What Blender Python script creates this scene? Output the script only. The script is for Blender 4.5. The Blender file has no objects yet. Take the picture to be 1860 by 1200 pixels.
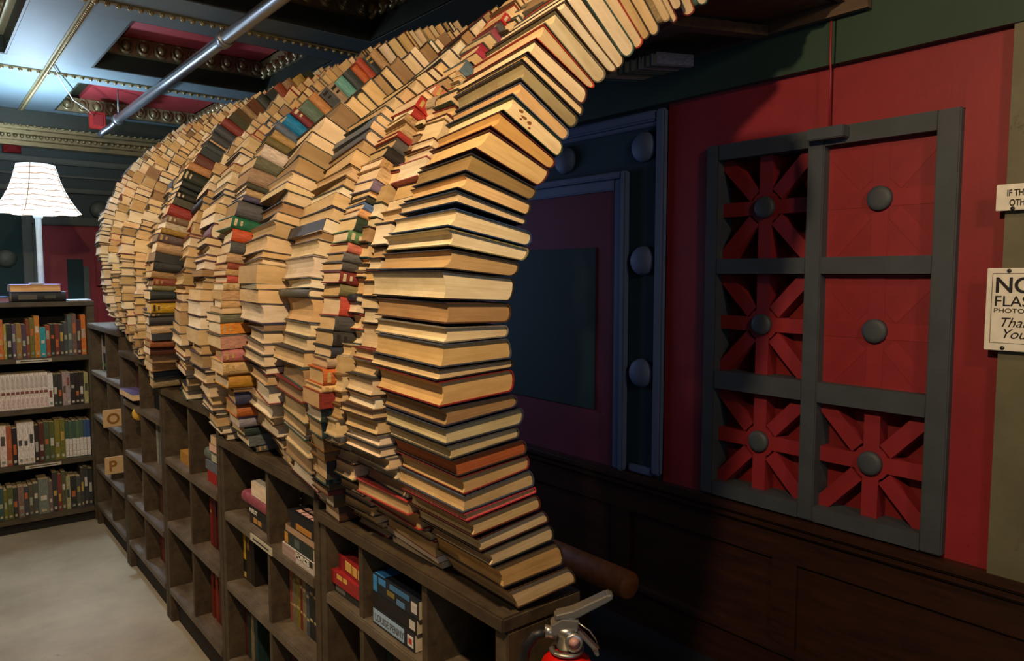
import bpy, bmesh, math, random
from mathutils import Vector, Matrix
random.seed(7)
R = random.Random(11)
SC = bpy.context.scene
COL = SC.collection

# ------------------------------------------------------------------ camera, world, light, exposure
cam_d = bpy.data.cameras.new('camera'); cam = bpy.data.objects.new('camera', cam_d); COL.objects.link(cam)
cam_d.sensor_width = 36.0; cam_d.sensor_fit = 'HORIZONTAL'; cam_d.lens = 1325.0 / 1860.0 * 36.0
cam_d.clip_start = 0.02
PITCH, YAW = math.radians(4.402), math.radians(39.36)
cam.location = (0, 0, 1.6)
cam.rotation_euler = (math.radians(90) - PITCH, 0, -YAW)
SC.camera = cam
SC.view_settings.view_transform = 'Standard'
SC.view_settings.look = 'None'
SC.view_settings.gamma = 1.0
SC.view_settings.use_curve_mapping = False
SC.view_settings.exposure = 0.0
SC.cycles.use_denoising = True
SC.cycles.max_bounces = 8
W = bpy.data.worlds.new('world'); SC.world = W; W.use_nodes = True
W.node_tree.nodes['Background'].inputs[0].default_value = (0.5, 0.6, 0.7, 1)
W.node_tree.nodes['Background'].inputs[1].default_value = 0.02

def lin(h, a=1.0):
    v = [int(h[i:i + 2], 16) / 255 for i in (0, 2, 4)]
    return tuple(c / 12.92 if c <= 0.04045 else ((c + 0.055) / 1.055) ** 2.4 for c in v) + (a,)

def light(kind, name, loc, energy, col, target=None, size=0.1, angle=80, blend=0.6, size_y=None):
    d = bpy.data.lights.new(name, kind); d.energy = energy; d.color = col
    if kind == 'AREA':
        d.size = size
        if size_y: d.shape = 'RECTANGLE'; d.size_y = size_y
    else:
        d.shadow_soft_size = size
    if kind == 'SPOT': d.spot_size = math.radians(angle); d.spot_blend = blend
    o = bpy.data.objects.new(name, d); COL.objects.link(o); o.location = loc
    if target is not None:
        o.rotation_euler = (Vector(target) - Vector(loc)).to_track_quat('-Z', 'Y').to_euler()
    return o

# warm ceiling spot of the aisle, further aisle spot, warm fixture by the sign, added cool ambient fill from behind the camera
light('SPOT', 'aisle_spot', (-0.12, 0.55, 2.77), 165, (1.0, 0.725, 0.445), (0.85, 1.75, 1.5), 0.045, 150, 0.8)
light('SPOT', 'far_aisle_spot', (-0.55, 3.1, 2.77), 105, (1.0, 0.79, 0.57), (0.4, 3.5, 1.0), 0.06, 140, 0.8)
light('SPOT', 'sign_spot', (1.3, -0.75, 2.72), 58, (1.0, 0.72, 0.46), (2.5, 0.40, 2.1), 0.12, 80, 0.9)
light('AREA', 'tunnel_cool_fill', (1.75, 4.6, 1.7), 10, (0.38, 0.54, 1.0), (2.3, 1.2, 1.5), 0.9, size_y=1.0)  # unseen cool area light, added to tint the right wall blue
light('AREA', 'ambient_fill', (-0.4, -2.6, 2.0), 14, (0.62, 0.74, 1.0), (1.8, 2.0, 1.6), 2.0, size_y=1.4)
light('POINT', 'neighbour_lamp', (0.22, 4.5, 2.36), 15, (0.70, 0.82, 1.0), size=0.15)

# ------------------------------------------------------------------ helpers
def nodes(name):
    m = bpy.data.materials.new(name); m.use_nodes = True
    nt = m.node_tree; return m, nt, nt.nodes['Principled BSDF']

def N(nt, t, **k):
    n = nt.nodes.new(t)
    for a, v in k.items(): setattr(n, a, v)
    return n

def coords(nt, scale, out='Object'):
    tc = N(nt, 'ShaderNodeTexCoord'); mp = N(nt, 'ShaderNodeMapping')
    mp.inputs['Scale'].default_value = scale
    nt.links.new(tc.outputs[out], mp.inputs['Vector']); return mp.outputs['Vector']

def noise(nt, vec, scale, detail=4, rough=0.6):
    n = N(nt, 'ShaderNodeTexNoise'); n.inputs['Scale'].default_value = scale
    n.inputs['Detail'].default_value = detail; n.inputs['Roughness'].default_value = rough
    nt.links.new(vec, n.inputs['Vector']); return n.outputs['Fac']

def ramp(nt, fac, stops):
    r = N(nt, 'ShaderNodeValToRGB'); e = r.color_ramp.elements
    while len(e) < len(stops): e.new(0.5)
    for i, (p, c) in enumerate(stops): e[i].position = p; e[i].color = c
    nt.links.new(fac, r.inputs['Fac']); return r.outputs['Color']

def bump(nt, b, fac, strength, dist):
    n = N(nt, 'ShaderNodeBump'); n.inputs['Strength'].default_value = strength; n.inputs['Distance'].default_value = dist
    nt.links.new(fac, n.inputs['Height']); nt.links.new(n.outputs['Normal'], b.inputs['Normal'])

def mixc(nt, fac, a, b, mode='MIX'):
    m = N(nt, 'ShaderNodeMix', data_type='RGBA', blend_type=mode)
    for s, v in ((m.inputs['Factor'], fac), (m.inputs[6], a), (m.inputs[7], b)):
        if hasattr(v, 'default_value'): nt.links.new(v, s)
        elif s is m.inputs['Factor']: s.default_value = v
        else: s.default_value = v
    return m.outputs[2]

def paint(name, c, rough=0.55, var=0.25, scale=3.0, dirt=None, bumps=0.12):
    m, nt, b = nodes(name)
    v = coords(nt, (1, 1, 1))
    n1 = noise(nt, v, scale, 6, 0.65); n2 = noise(nt, v, 60, 3)
    L = lin(c); D = tuple(x * (1 - var) for x in L[:3]) + (1,)
    col = ramp(nt, n1, [(0.3, D), (0.65, L)])
    if dirt:
        n3 = noise(nt, v, 9, 8, 0.8)
        col = mixc(nt, ramp(nt, n3, [(0.62, (0, 0, 0, 1)), (0.72, (1, 1, 1, 1))]), col, lin(dirt))
    nt.links.new(col, b.inputs['Base Color']); b.inputs['Roughness'].default_value = rough
    bump(nt, b, n2, bumps, 0.003); return m

def wood(name, c1, c2, rough=0.6, scale=(2, 14, 14), dust=None):
    m, nt, b = nodes(name)
    v = coords(nt, scale); n1 = noise(nt, v, 2.2, 8, 0.65)
    col = ramp(nt, n1, [(0.3, lin(c1)), (0.7, lin(c2))])
    v2 = coords(nt, (1, 1, 1)); n2 = noise(nt, v2, 7, 8, 0.75)
    if dust:
        col = mixc(nt, ramp(nt, n2, [(0.42, (0, 0, 0, 1)), (0.75, (0.75, 0.75, 0.75, 1))]), col, lin(dust))
    nt.links.new(col, b.inputs['Base Color']); b.inputs['Roughness'].default_value = rough
    bump(nt, b, n1, 0.25, 0.002); return m

def plain(name, c, rough=0.5, metal=0.0, emit=0.0):
    m, nt, b = nodes(name)
    n1 = noise(nt, coords(nt, (1, 1, 1)), 25, 4)
    L = lin(c); col = ramp(nt, n1, [(0.3, tuple(x * 0.82 for x in L[:3]) + (1,)), (0.7, L)])
    nt.links.new(col, b.inputs['Base Color']); b.inputs['Roughness'].default_value = rough; b.inputs['Metallic'].default_value = metal
    if emit:
        nt.links.new(col, b.inputs['Emission Color']); b.inputs['Emission Strength'].default_value = emit
    return m

def tinted(name, pages):
    m, nt, b = nodes(name)
    at = N(nt, 'ShaderNodeAttribute', attribute_name='tint')
    uv = N(nt, 'ShaderNodeUVMap', uv_map='sheet'); mp = N(nt, 'ShaderNodeMapping')
    nt.links.new(uv.outputs['UV'], mp.inputs['Vector'])
    if pages:
        mp.inputs['Scale'].default_value = (3.0, 330, 1)
        n1 = noise(nt, mp.outputs['Vector'], 1.0, 5, 0.7)
        mp2 = N(nt, 'ShaderNodeMapping'); nt.links.new(uv.outputs['UV'], mp2.inputs['Vector']); mp2.inputs['Scale'].default_value = (9, 34, 1)
        n2 = noise(nt, mp2.outputs['Vector'], 1.0, 5, 0.6)
        k = ramp(nt, n1, [(0.3, (0.90, 0.87, 0.83, 1)), (0.62, (1, 1, 1, 1))])
        k2 = ramp(nt, n2, [(0.3, (0.78, 0.72, 0.62, 1)), (0.6, (1, 1, 1, 1))])
        col = mixc(nt, 1.0, mixc(nt, 1.0, at.outputs['Color'], k, 'MULTIPLY'), k2, 'MULTIPLY')
        bump(nt, b, n1, 0.25, 0.001); b.inputs['Roughness'].default_value = 0.85
    else:
        mp.inputs['Scale'].default_value = (40, 160, 1)
        n1 = noise(nt, mp.outputs['Vector'], 1.0, 6, 0.7)
        k = ramp(nt, n1, [(0.35, (0.55, 0.52, 0.48, 1)), (0.6, (1, 1, 1, 1))])
        col = mixc(nt, 1.0, at.outputs['Color'], k, 'MULTIPLY')
        bump(nt, b, n1, 0.2, 0.0008); b.inputs['Roughness'].default_value = 0.55
    nt.links.new(col, b.inputs['Base Color']); return m

M = dict(
    pages=tinted('page_edges', True), cover=tinted('book_cloth', False),
    red=paint('red_wall_paint', '8e2226', 0.55, 0.3, 2.5, dirt='6c1212'),
    deep_red=paint('deep_red_paint', '7e1416', 0.55, 0.35, 5),
    plum=paint('blue_lit_red', '681a30', 0.75, 0.2, 2),  # red paint with the bluish light put into its colour
    grille=paint('grey_frame_paint', '41474a', 0.6, 0.3, 6, dirt='34342c'),
    blue=paint('slate_blue_paint', '5c6c8a', 0.65, 0.2, 4),
    teal=paint('deep_teal_paint', '1c3a44', 0.75, 0.2, 2.5),
    dgreen=paint('dark_green_paint', '143430', 0.8, 0.25, 2.5),
    band=paint('green_frieze_paint', '28402f', 0.6, 0.25, 3, dirt='26382a'),
    ceil=paint('blue_green_ceiling_paint', '6c7f86', 0.6, 0.18, 1.5, bumps=0.2),
    cdark=paint('dark_coffer_paint', '242a1c', 0.55, 0.2, 5),
    cred=paint('coffer_red_paint', 'a03438', 0.6, 0.15, 2),
    olive=paint('olive_pilaster_paint', '6a664c', 0.55, 0.3, 5, dirt='4a4630'),
    trimgrey=paint('grey_green_trim_paint', '4e564a', 0.55, 0.25, 4),
    wallgreen=paint('dark_wall_paint', '2c3c38', 0.6, 0.25, 3),
    plaster=paint('shop_wall_paint', '5a544a', 0.7, 0.2, 3),
    tunnelwood=wood('bookcase_wood', '2c2115', '4e3d25', 0.66, (14, 2, 14), dust='5e523a'),
    shelfwood=wood('shelf_wood', '42362a', '6c5c46', 0.55, (14, 2, 14), dust='807868'),
    casewood=wood('back_case_wood', '2e2618', '54462c', 0.6, (2, 14, 14), dust='5e5848'),
    wains=wood('wainscot_wood', '241209', '3c2010', 0.45, (14, 2, 14)),
    roofwood=wood('roof_plank_wood', '382818', '6a5034', 0.7, (14, 1.5, 14), dust='584a38'),
    darkback=wood('dark_back_board', '120e0a', '201a12', 0.8, (14, 2, 14)),
    gold=plain('gilt_plaster', 'a0926a', 0.3, 0.5),
    steel=plain('galvanised_steel', '9aa0a6', 0.32, 0.9),
    alu=plain('cast_aluminium', 'b8b4a8', 0.34, 0.85),
    extred=plain('extinguisher_red', 'd0140c', 0.22), black=plain('black_rubber', '121212', 0.5),
    sign=plain('white_sign_plastic', 'efe9d4', 0.45), ink=plain('black_ink', '141414', 0.5),
    screw=plain('screw_metal', '4a4a44', 0.4, 0.8), gilt=plain('gold_ink', 'e0b040', 0.5), white=plain('white_ink', 'eee8d8', 0.6),
    lampwhite=plain('enamelled_lamp_pole', 'cfd2c6', 0.35), strobe=plain('alarm_red_plastic', '962420', 0.4),
    tan=plain('tan_card', 'c8a878', 0.6), brown=plain('brown_ink', '8a5a20', 0.6), tag=plain('shelf_tag_card', 'c8c0a8', 0.6),
    paleink=plain('pale_pink_ink', 'd8a898', 0.6),
    bluefoil=plain('blue_cover_art', '3f8ed0', 0.4), paleblue=plain('pale_blue_cover_art', 'a8c4de', 0.4),
)

def floor_material():
    m, nt, b = nodes('polished_concrete_floor')
    v = coords(nt, (1, 1, 1))
    n1 = noise(nt, v, 1.6, 8, 0.65); n2 = noise(nt, v, 14, 8, 0.8)
    col = ramp(nt, n1, [(0.3, lin('857a62')), (0.7, lin('b6a98e'))])
    col = mixc(nt, ramp(nt, n2, [(0.63, (0, 0, 0, 1)), (0.72, (0.85, 0.85, 0.85, 1))]), col, lin('4c4436'))
    nt.links.new(col, b.inputs['Base Color']); b.inputs['Roughness'].default_value = 0.42
    bump(nt, b, n2, 0.1, 0.002); return m
M['floor'] = floor_material()

class MB:
    """collects vertices and faces, then links them as one mesh object"""
    def __init__(s): s.v = []; s.f = []
    def add(s, vs, fs):
        n = len(s.v); s.v += [tuple(v) for v in vs]; s.f += [tuple(i + n for i in f) for f in fs]; return s
    def box(s, x0, x1, y0, y1, z0, z1):
        return s.add([(x, y, z) for x in (x0, x1) for y in (y0, y1) for z in (z0, z1)],
                     [(0, 1, 3, 2), (4, 6, 7, 5), (0, 4, 5, 1), (2, 3, 7, 6), (0, 2, 6, 4), (1, 5, 7, 3)])
    def hexa(s, p):
        return s.add(p, [(0, 1, 3, 2), (4, 6, 7, 5), (0, 4, 5, 1), (2, 3, 7, 6), (0, 2, 6, 4), (1, 5, 7, 3)])
    def lathe(s, prof, n=16, mat=None, cap=True):
        """profile of (radius, height) turned about local z"""
        k = len(prof); vs = []
        for i in range(n):
            a = 2 * math.pi * i / n
            vs += [Vector((r * math.cos(a), r * math.sin(a), h)) for r, h in prof]
        fs = [(i * k + j, ((i + 1) % n) * k + j, ((i + 1) % n) * k + j + 1, i * k + j + 1) for i in range(n) for j in range(k - 1)]
        if cap:
            if prof[0][0] > 1e-6: fs.append(tuple(i * k for i in range(n))[::-1])
            if prof[-1][0] > 1e-6: fs.append(tuple(i * k + k - 1 for i in range(n)))
        if mat is not None: vs = [mat @ v for v in vs]
        return s.add(vs, fs)
    def tube(s, pts, r, n=10, cap=True):
        pts = [Vector(p) for p in pts]; rings = []
        for i, p in enumerate(pts):
            d = (pts[min(i + 1, len(pts) - 1)] - pts[max(i - 1, 0)]).normalized()
            q = d.to_track_quat('Z', 'Y'); rr = r[i] if isinstance(r, (list, tuple)) else r
            rings.append([p + q @ Vector((rr * math.cos(2 * math.pi * k / n), rr * math.sin(2 * math.pi * k / n), 0)) for k in range(n)])
        vs = [v for g in rings for v in g]
        fs = [(i * n + k, i * n + (k + 1) % n, (i + 1) * n + (k + 1) % n, (i + 1) * n + k) for i in range(len(pts) - 1) for k in range(n)]
        if cap: fs += [tuple(range(n))[::-1], tuple((len(pts) - 1) * n + k for k in range(n))]
        return s.add(vs, fs)
    def build(s, name, mat, parent=None, smooth=False, bevel=0.0, origin=None):
        me = bpy.data.meshes.new(name); o0 = Vector(origin) if origin else Vector((0, 0, 0))
        me.from_pydata([Vector(v) - o0 for v in s.v], [], s.f)
        bm = bmesh.new(); bm.from_mesh(me); bmesh.ops.remove_doubles(bm, verts=bm.verts, dist=1e-6)
        bmesh.ops.recalc_face_normals(bm, faces=bm.faces)
        if bevel: bmesh.ops.bevel(bm, geom=[e for e in bm.edges], offset=bevel, segments=2, affect='EDGES', clamp_overlap=True)
        bm.to_mesh(me); bm.free()
        me.materials.append(mat)
        if smooth:
            me.polygons.foreach_set('use_smooth', [True] * len(me.polygons))
        o = bpy.data.objects.new(name, me); COL.objects.link(o)
        if parent is not None:
            o.parent = parent
            o.location = o0 - Vector(parent.location)
        else: o.location = o0
        return o

def tag(o, label=None, cat=None, group=None, kind=None):
    if label: o['label'] = label
    if cat: o['category'] = cat
    if group: o['group'] = group
    if kind: o['kind'] = kind
    return o
def empty(name, loc, label=None, cat=None, group=None, kind=None):
    o = bpy.data.objects.new(name, None); COL.objects.link(o); o.location = loc; o.empty_display_size = 0.05
    return tag(o, label, cat, group, kind)
def box(name, mat, *b, parent=None, bevel=0.0):
    c = ((b[0] + b[1]) / 2, (b[2] + b[3]) / 2, b[4])
    return MB().box(*b).build(name, mat, parent, bevel=bevel, origin=c)
def structure(name, loc=(0, 0, 0)): return empty(name, loc, kind='structure')
def text(name, body, loc, rot, size, mat, parent=None, shear=0.0, align='LEFT', ext=0.0004, sx=1.0, bold=0.0):
    c = bpy.data.curves.new(name, 'FONT'); c.body = body; c.size = size; c.extrude = ext; c.shear = shear; c.align_x = align; c.offset = bold
    c.materials.append(mat); f = bpy.data.objects.new(name, c); COL.objects.link(f)
    me = bpy.data.meshes.new_from_object(f.evaluated_get(bpy.context.evaluated_depsgraph_get()))
    bpy.data.objects.remove(f); bpy.data.curves.remove(c)
    o = bpy.data.objects.new(name, me); COL.objects.link(o)
    o.rotation_euler = rot; o.scale = (sx, 1, 1)
    if parent is not None: o.parent = parent; o.location = Vector(loc) - Vector(parent.location)
    else: o.location = loc
    return o
ROT_W = Matrix(((0, 0, -1), (-1, 0, 0), (0, 1, 0))).to_euler()      # lettering on a face that looks along -X
ROT_B = (math.radians(90), 0, 0)                                    # lettering on a face that looks along -Y

# ------------------------------------------------------------------ room shell
WX = 2.5; BY = 6.75; LX = -3.2; NY = -3.2; CZ = 2.8
tag(box('floor', M['floor'], LX, WX + 0.1, NY, BY + 0.1, -0.1, 0.0), kind='structure')
tag(box('wall_left', M['plaster'], LX - 0.1, LX, NY, BY, 0, 3.3), kind='structure')
tag(box('wall_near', M['plaster'], LX - 0.1, WX + 0.1, NY - 0.1, NY, 0, 3.3), kind='structure')

tag(box('floor_dark_sheet', plain('floor_darkening_black', '141614', 0.7), 1.10, WX - 0.001, NY, BY - 0.4, 0.0005, 0.012), kind='structure')  # thin black sheet added to darken the floor on the tunnel side
# right wall: red field with an opening for the grille and one for the blue panel
wr = structure('wall_right')
def wbox(n, m, y0, y1, z0, z1, x0, x1=WX + 0.1, parent=wr, bevel=0.0): return box(n, m, x0, x1, y0, y1, z0, z1, parent=parent, bevel=bevel)
GY0, GY1, GZ0, GZ1 = 0.875, 1.79, 0.71, 2.105      # grille
PY0, PY1 = 2.005, 3.62                             # blue panel
wbox('red_field', M['red'], NY, GY0, 0.66, 2.32, WX)
wbox('red_field', M['red'], GY1, PY0, 0.66, 2.32, WX)
wbox('red_field', M['red'], GY0, GY1, GZ1, 2.32, WX)
wbox('red_field', M['red'], GY0, GY1, 0.66, GZ0, WX)
wbox('red_field', M['red'], PY1, BY, 0.66, 2.32, WX)
wbox('green_frieze', M['band'], NY, 1.27, 2.315, 3.3, WX - 0.035)
wbox('green_frieze', M['band'], 1.276, BY, 2.315, 3.3, WX - 0.035)
# wainscot
wbox('wainscot_backing', M['wains'], NY, BY, 0, 0.66, WX + 0.01)
wbox('wainscot_rail', M['wains'], NY, BY, 0.665, 0.70, WX - 0.045, WX + 0.02, bevel=0.008)
wbox('wainscot_rail', M['wains'], NY, BY, 0.635, 0.663, WX - 0.03, WX + 0.02, bevel=0.006)
wbox('wainscot_rail', M['wains'], NY, BY, 0.52, 0.632, WX - 0.006, WX + 0.02)
wbox('baseboard', M['wains'], NY, BY, 0.0, 0.16, WX - 0.015, WX + 0.02)
wbox('baseboard_cap', M['wains'], NY, BY, 0.162, 0.185, WX - 0.03, WX + 0.02, bevel=0.006)
for y in (-0.9, 0.25, 1.42, 2.25, 3.1, 4.0, 5.0): wbox('wainscot_stile', M['wains'], y - 0.05, y + 0.05, 0.186, 0.519, WX - 0.006, WX + 0.02)
# pilaster at the frame's right edge
wbox('pilaster', M['olive'], 0.2, 0.748, 0.70, 2.315, WX - 0.028)
wbox('pilaster_bead', M['olive'], 0.60, 0.635, 0.702, 2.313, WX - 0.042, WX - 0.027, bevel=0.006)
# conduit with its box above the grille
cd = empty('conduit', (WX - 0.02, 1.285, 2.07), 'thin wall conduit ending in a small box over the red grille', 'conduit')
MB().tube([(WX - 0.037, 1.285, 2.10), (WX - 0.037, 1.285, 2.30), (WX - 0.039, 1.287, 2.33), (WX - 0.039, 1.287, 2.62)], 0.0035, 8).build('pipe', M['red'], cd, True)
box('junction_box', M['grille'], WX - 0.075, WX - 0.031, 1.215, 1.345, 2.06, 2.10, parent=cd, bevel=0.003)

# grille of stars
gr = empty('star_grille', (WX, 1.33, GZ0), 'grey framed grille of red starburst panels with round bosses on red wall', 'wall panel')
def gbox(n, m, y0, y1, z0, z1, x0, x1, bevel=0.0): return box(n, m, x0, x1, y0, y1, z0, z1, parent=gr, bevel=bevel)
FX0, FX1 = WX - 0.03, WX + 0.09
cols = [(0.942, 1.303), (1.363, 1.735)]; rows = [(0.765, 1.145), (1.216, 1.602), (1.66, 2.045)]
gbox('frame_stile', M['grille'], GY0, cols[0][0], GZ0, GZ1, FX0, FX1, 0.004)
gbox('frame_stile', M['grille'], cols[0][1], cols[1][0], GZ0, GZ1, FX0, FX1, 0.004)
gbox('frame_stile', M['grille'], cols[1][1], GY1, GZ0, GZ1, FX0, FX1, 0.004)
for c in cols:
    for z0, z1 in ((GZ0, rows[0][0]), (rows[0][1], rows[1][0]), (rows[1][1], rows[2][0]), (rows[2][1], GZ1)):
        gbox('frame_rail', M['grille'], c[0] + 0.0005, c[1] - 0.0005, z0, z1, FX0 + 0.002, FX1)
for ci, (y0, y1) in enumerate(cols):
    for ri, (z0, z1) in enumerate(rows):
        yc, zc = (y0 + y1) / 2, (z0 + z1) / 2
        solid = ci == 0 and ri > 0
        gbox('panel_back', M['deep_red'], y0, y1, z0, z1, WX + 0.075, WX + 0.1)
        if solid: gbox('solid_panel', M['red'], y0, y1, z0, z1, WX + 0.012, WX + 0.0745)
        x0, x1 = (WX + 0.0105, WX + 0.0118) if solid else (WX + 0.012, WX + 0.0745)
        hy, hz = (y1 - y0) / 2 - 0.0005, (z1 - z0) / 2 - 0.0005
        w = 0.027
        def arm(pts):   # bar outline in (y, z), given front to back thickness
            n = len(pts)
            vs = [(x0, yc + p, zc + q) for p, q in pts] + [(x1, yc + p, zc + q) for p, q in pts]
            fs = [tuple(range(n)), tuple(range(n, 2 * n))] + [(i, (i + 1) % n, (i + 1) % n + n, i + n) for i in range(n)]
            MB().add(vs, fs).build('ray_bar', M['red'], gr, origin=(x0, yc, zc))
        for sgn in (-1, 1):
            arm([(sgn * 0.035, -w), (sgn * hy, -w), (sgn * hy, w), (sgn * 0.035, w)])
            arm([(-w, sgn * 0.035), (w, sgn * 0.035), (w, sgn * hz), (-w, sgn * hz)])
            for s2 in (-1, 1):
                k = 0.038; i0 = 0.028
                arm([(sgn * i0, s2 * (i0 + k)), (sgn * (i0 + k), s2 * i0), (sgn * hy, s2 * (hz - k)), (sgn * hy, s2 * hz), (sgn * (hy - k), s2 * hz)])
        rot = Matrix.Translation((x0, yc, zc)) @ Matrix(((0, 0, -1), (-1, 0, 0), (0, 1, 0))).to_4x4()
        MB().lathe([(0.041, -0.002), (0.041, 0.012), (0.038, 0.017), (0.026, 0.02), (0.0, 0.021)], 24, rot).build('boss', M['grille'], gr, True, origin=(x0, yc, zc))
        if not solid: MB().lathe([(0.062, -0.06), (0.062, -0.0005)], 16, rot).build('hub', M['red'], gr, origin=(x0, yc, zc))

# blue panel with round studs
bp = empty('blue_panel', (WX, 2.8, 0.7), 'slate blue framed wall panel with round studs and blue lit red centre behind the arch', 'wall panel')
def pbox(n, m, y0, y1, z0, z1, x0, x1, bevel=0.0): return box(n, m, x0, x1, y0, y1, z0, z1, parent=bp, bevel=bevel)
IY0, IY1, IZ1 = 2.225, 3.40, 2.06
pbox('stud_field', M['teal'], PY0, PY1, 0.70, 2.315, WX + 0.01, WX + 0.1)
pbox('outer_moulding', M['blue'], PY0 + 0.008, PY0 + 0.055, 0.72, 2.30, WX - 0.022, WX + 0.012, 0.008)
pbox('outer_moulding', M['blue'], PY1 - 0.055, PY1 - 0.008, 0.72, 2.30, WX - 0.022, WX + 0.012, 0.008)
pbox('outer_moulding', M['blue'], PY0 + 0.056, PY1 - 0.056, 2.255, 2.30, WX - 0.022, WX + 0.012, 0.008)
pbox('outer_bead', M['blue'], PY0 + 0.056, PY1 - 0.056, 2.236, 2.254, WX - 0.008, WX + 0.012, 0.004)
for y0, y1 in ((IY0, IY0 + 0.028), (IY1 - 0.028, IY1)): pbox('inner_moulding', M['blue'], y0, y1, 0.70, IZ1, WX - 0.028, WX + 0.012, 0.006)
for y0, y1 in ((IY0 + 0.029, IY0 + 0.075), (IY1 - 0.075, IY1 - 0.029)): pbox('inner_moulding', M['blue'], y0, y1, 0.70, IZ1 - 0.03, WX - 0.012, WX + 0.012, 0.006)
pbox('inner_moulding', M['blue'], IY0 + 0.029, IY1 - 0.029, IZ1 - 0.028, IZ1, WX - 0.028, WX + 0.012, 0.006)
pbox('inner_moulding', M['blue'], IY0 + 0.076, IY1 - 0.076, IZ1 - 0.078, IZ1 - 0.03, WX - 0.012, WX + 0.012, 0.006)
pbox('blue_lit_red_field', M['plum'], IY0 + 0.076, IY1 - 0.076, 0.70, IZ1 - 0.079, WX + 0.004, WX + 0.0098)
pbox('green_centre', M['dgreen'], 2.425, 3.19, 0.955, 1.725, WX - 0.002, WX + 0.0035)
pbox('bottom_block', M['blue'], PY0 + 0.06, 2.2, 0.705, 0.74, WX - 0.012, WX + 0.0095, 0.006)
for y, z in [(2.14, 1.16), (2.14, 1.66), (2.14, 2.155), (2.64, 2.155), (3.14, 2.155), (3.5, 2.155), (3.5, 1.66), (3.5, 1.16)]:
    rot = Matrix.Translation((WX + 0.0095, y, z)) @ Matrix(((0, 0, -1), (-1, 0, 0), (0, 1, 0))).to_4x4()
    MB().lathe([(0.066, 0), (0.064, 0.014), (0.055, 0.027), (0.034, 0.037), (0, 0.041)], 20, rot).build('stud', M['blue'], bp, True, origin=(WX, y, z))

# signs
def wall_sign(name, label, y0, y1, z0, z1):
    e = empty(name, (WX - 0.05, (y0 + y1) / 2, z0), label, 'sign')
    box('plate', M['sign'], WX - 0.053, WX - 0.046, y1, y0, z0, z1, parent=e, bevel=0.0015)
    return e
def screw(e, y, z):
    rot = Matrix.Translation((WX - 0.053, y, z)) @ Matrix(((0, 0, -1), (-1, 0, 0), (0, 1, 0))).to_4x4()
    MB().lathe([(0.006, 0), (0.0055, 0.002), (0, 0.003)], 12, rot).build('screw', M['screw'], e, True, origin=(WX - 0.053, y, z))
SX = WX - 0.0535
s1 = wall_sign('notice_sign', 'small white wall notice with bold capitals above the no flash sign', 0.765, 0.50, 1.783, 1.858)
text('lettering', 'IF TH', (SX, 0.738, 1.824), ROT_W, 0.026, M['ink'], s1, sx=0.7, bold=0.0006)
text('lettering', 'OTH', (SX, 0.731, 1.796), ROT_W, 0.026, M['ink'], s1, sx=0.7, bold=0.0006)
screw(s1, 0.722, 1.788)
s2 = wall_sign('photography_sign', 'white no flash photography sign screwed to the grey pilaster', 0.778, 0.55, 1.378, 1.618)
for b in ((0.7625, 0.7637, 1.40, 1.603), (0.565, 0.5662, 1.40, 1.603)): box('border_line', M['ink'], SX - 0.0002, SX + 0.0008, b[0], b[1], b[2], b[3], parent=s2)
for z in (1.40, 1.602): box('border_line', M['ink'], SX - 0.0002, SX + 0.0008, 0.5663, 0.7624, z, z + 0.0012, parent=s2)
text('lettering', 'NO', (SX, 0.757, 1.548), ROT_W, 0.062, M['ink'], s2, bold=0.0012)
text('lettering', 'FLASH', (SX, 0.757, 1.508), ROT_W, 0.043, M['ink'], s2, bold=0.0002)
text('lettering', 'PHOTOGRAPHY', (SX, 0.757, 1.489), ROT_W, 0.018, M['ink'], s2, sx=1.25)
text('lettering', 'Thank', (SX, 0.744, 1.448), ROT_W, 0.039, M['ink'], s2, shear=0.35)
text('lettering', 'You!', (SX, 0.738, 1.415), ROT_W, 0.039, M['ink'], s2, shear=0.35)
screw(s2, 0.722, 1.61); screw(s2, 0.73, 1.386)

# back wall
wb = structure('wall_back')
def bbox(n, m, x0, x1, z0, z1, y0, y1=BY + 0.1, bevel=0.0): return box(n, m, x0, x1, y0, y1, z0, z1, parent=wb, bevel=bevel)
bbox('wall_field', M['wallgreen'], LX, WX + 0.1, 0, 3.3, BY)
bbox('frieze_moulding', M['trimgrey'], -0.3, WX, 2.455, 2.50, BY - 0.05, BY, 0.008)
bbox('frieze_moulding', M['trimgrey'], -3.1, WX, 2.36, 2.375, BY - 0.03, BY)
bbox('frieze_moulding', M['trimgrey'], -3.1, WX, 2.24, 2.275, BY - 0.05, BY, 0.008)
for x0, x1 in ((-0.55, 0.66), (1.9, 2.45)): bbox('green_panel', M['dgreen'], x0, x1, 0.7, 2.2, BY - 0.012, BY)
bbox('door_casing', M['trimgrey'], 0.665, 0.73, 0.0, 2.05, BY - 0.05, BY, 0.008)
bbox('door_casing', M['trimgrey'], 1.83, 1.9, 0.0, 2.05, BY - 0.05, BY, 0.008)
bbox('door_casing', M['trimgrey'], 0.731, 1.829, 1.985, 2.05, BY - 0.05, BY, 0.008)
bbox('inner_casing', M['trimgrey'], 0.731, 0.755, 0.0, 1.984, BY - 0.025, BY, 0.004)
bbox('red_panel', M['red'], 0.756, 1.829, 0.1, 1.984, BY - 0.012, BY)
bbox('green_centre', M['dgreen'], 0.955, 1.065, 0.5, 1.72, BY - 0.022, BY - 0.0125)
bbox('pale_strip', M['trimgrey'], 1.066, 1.105, 0.5, 1.66, BY - 0.03, BY - 0.0125)
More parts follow.
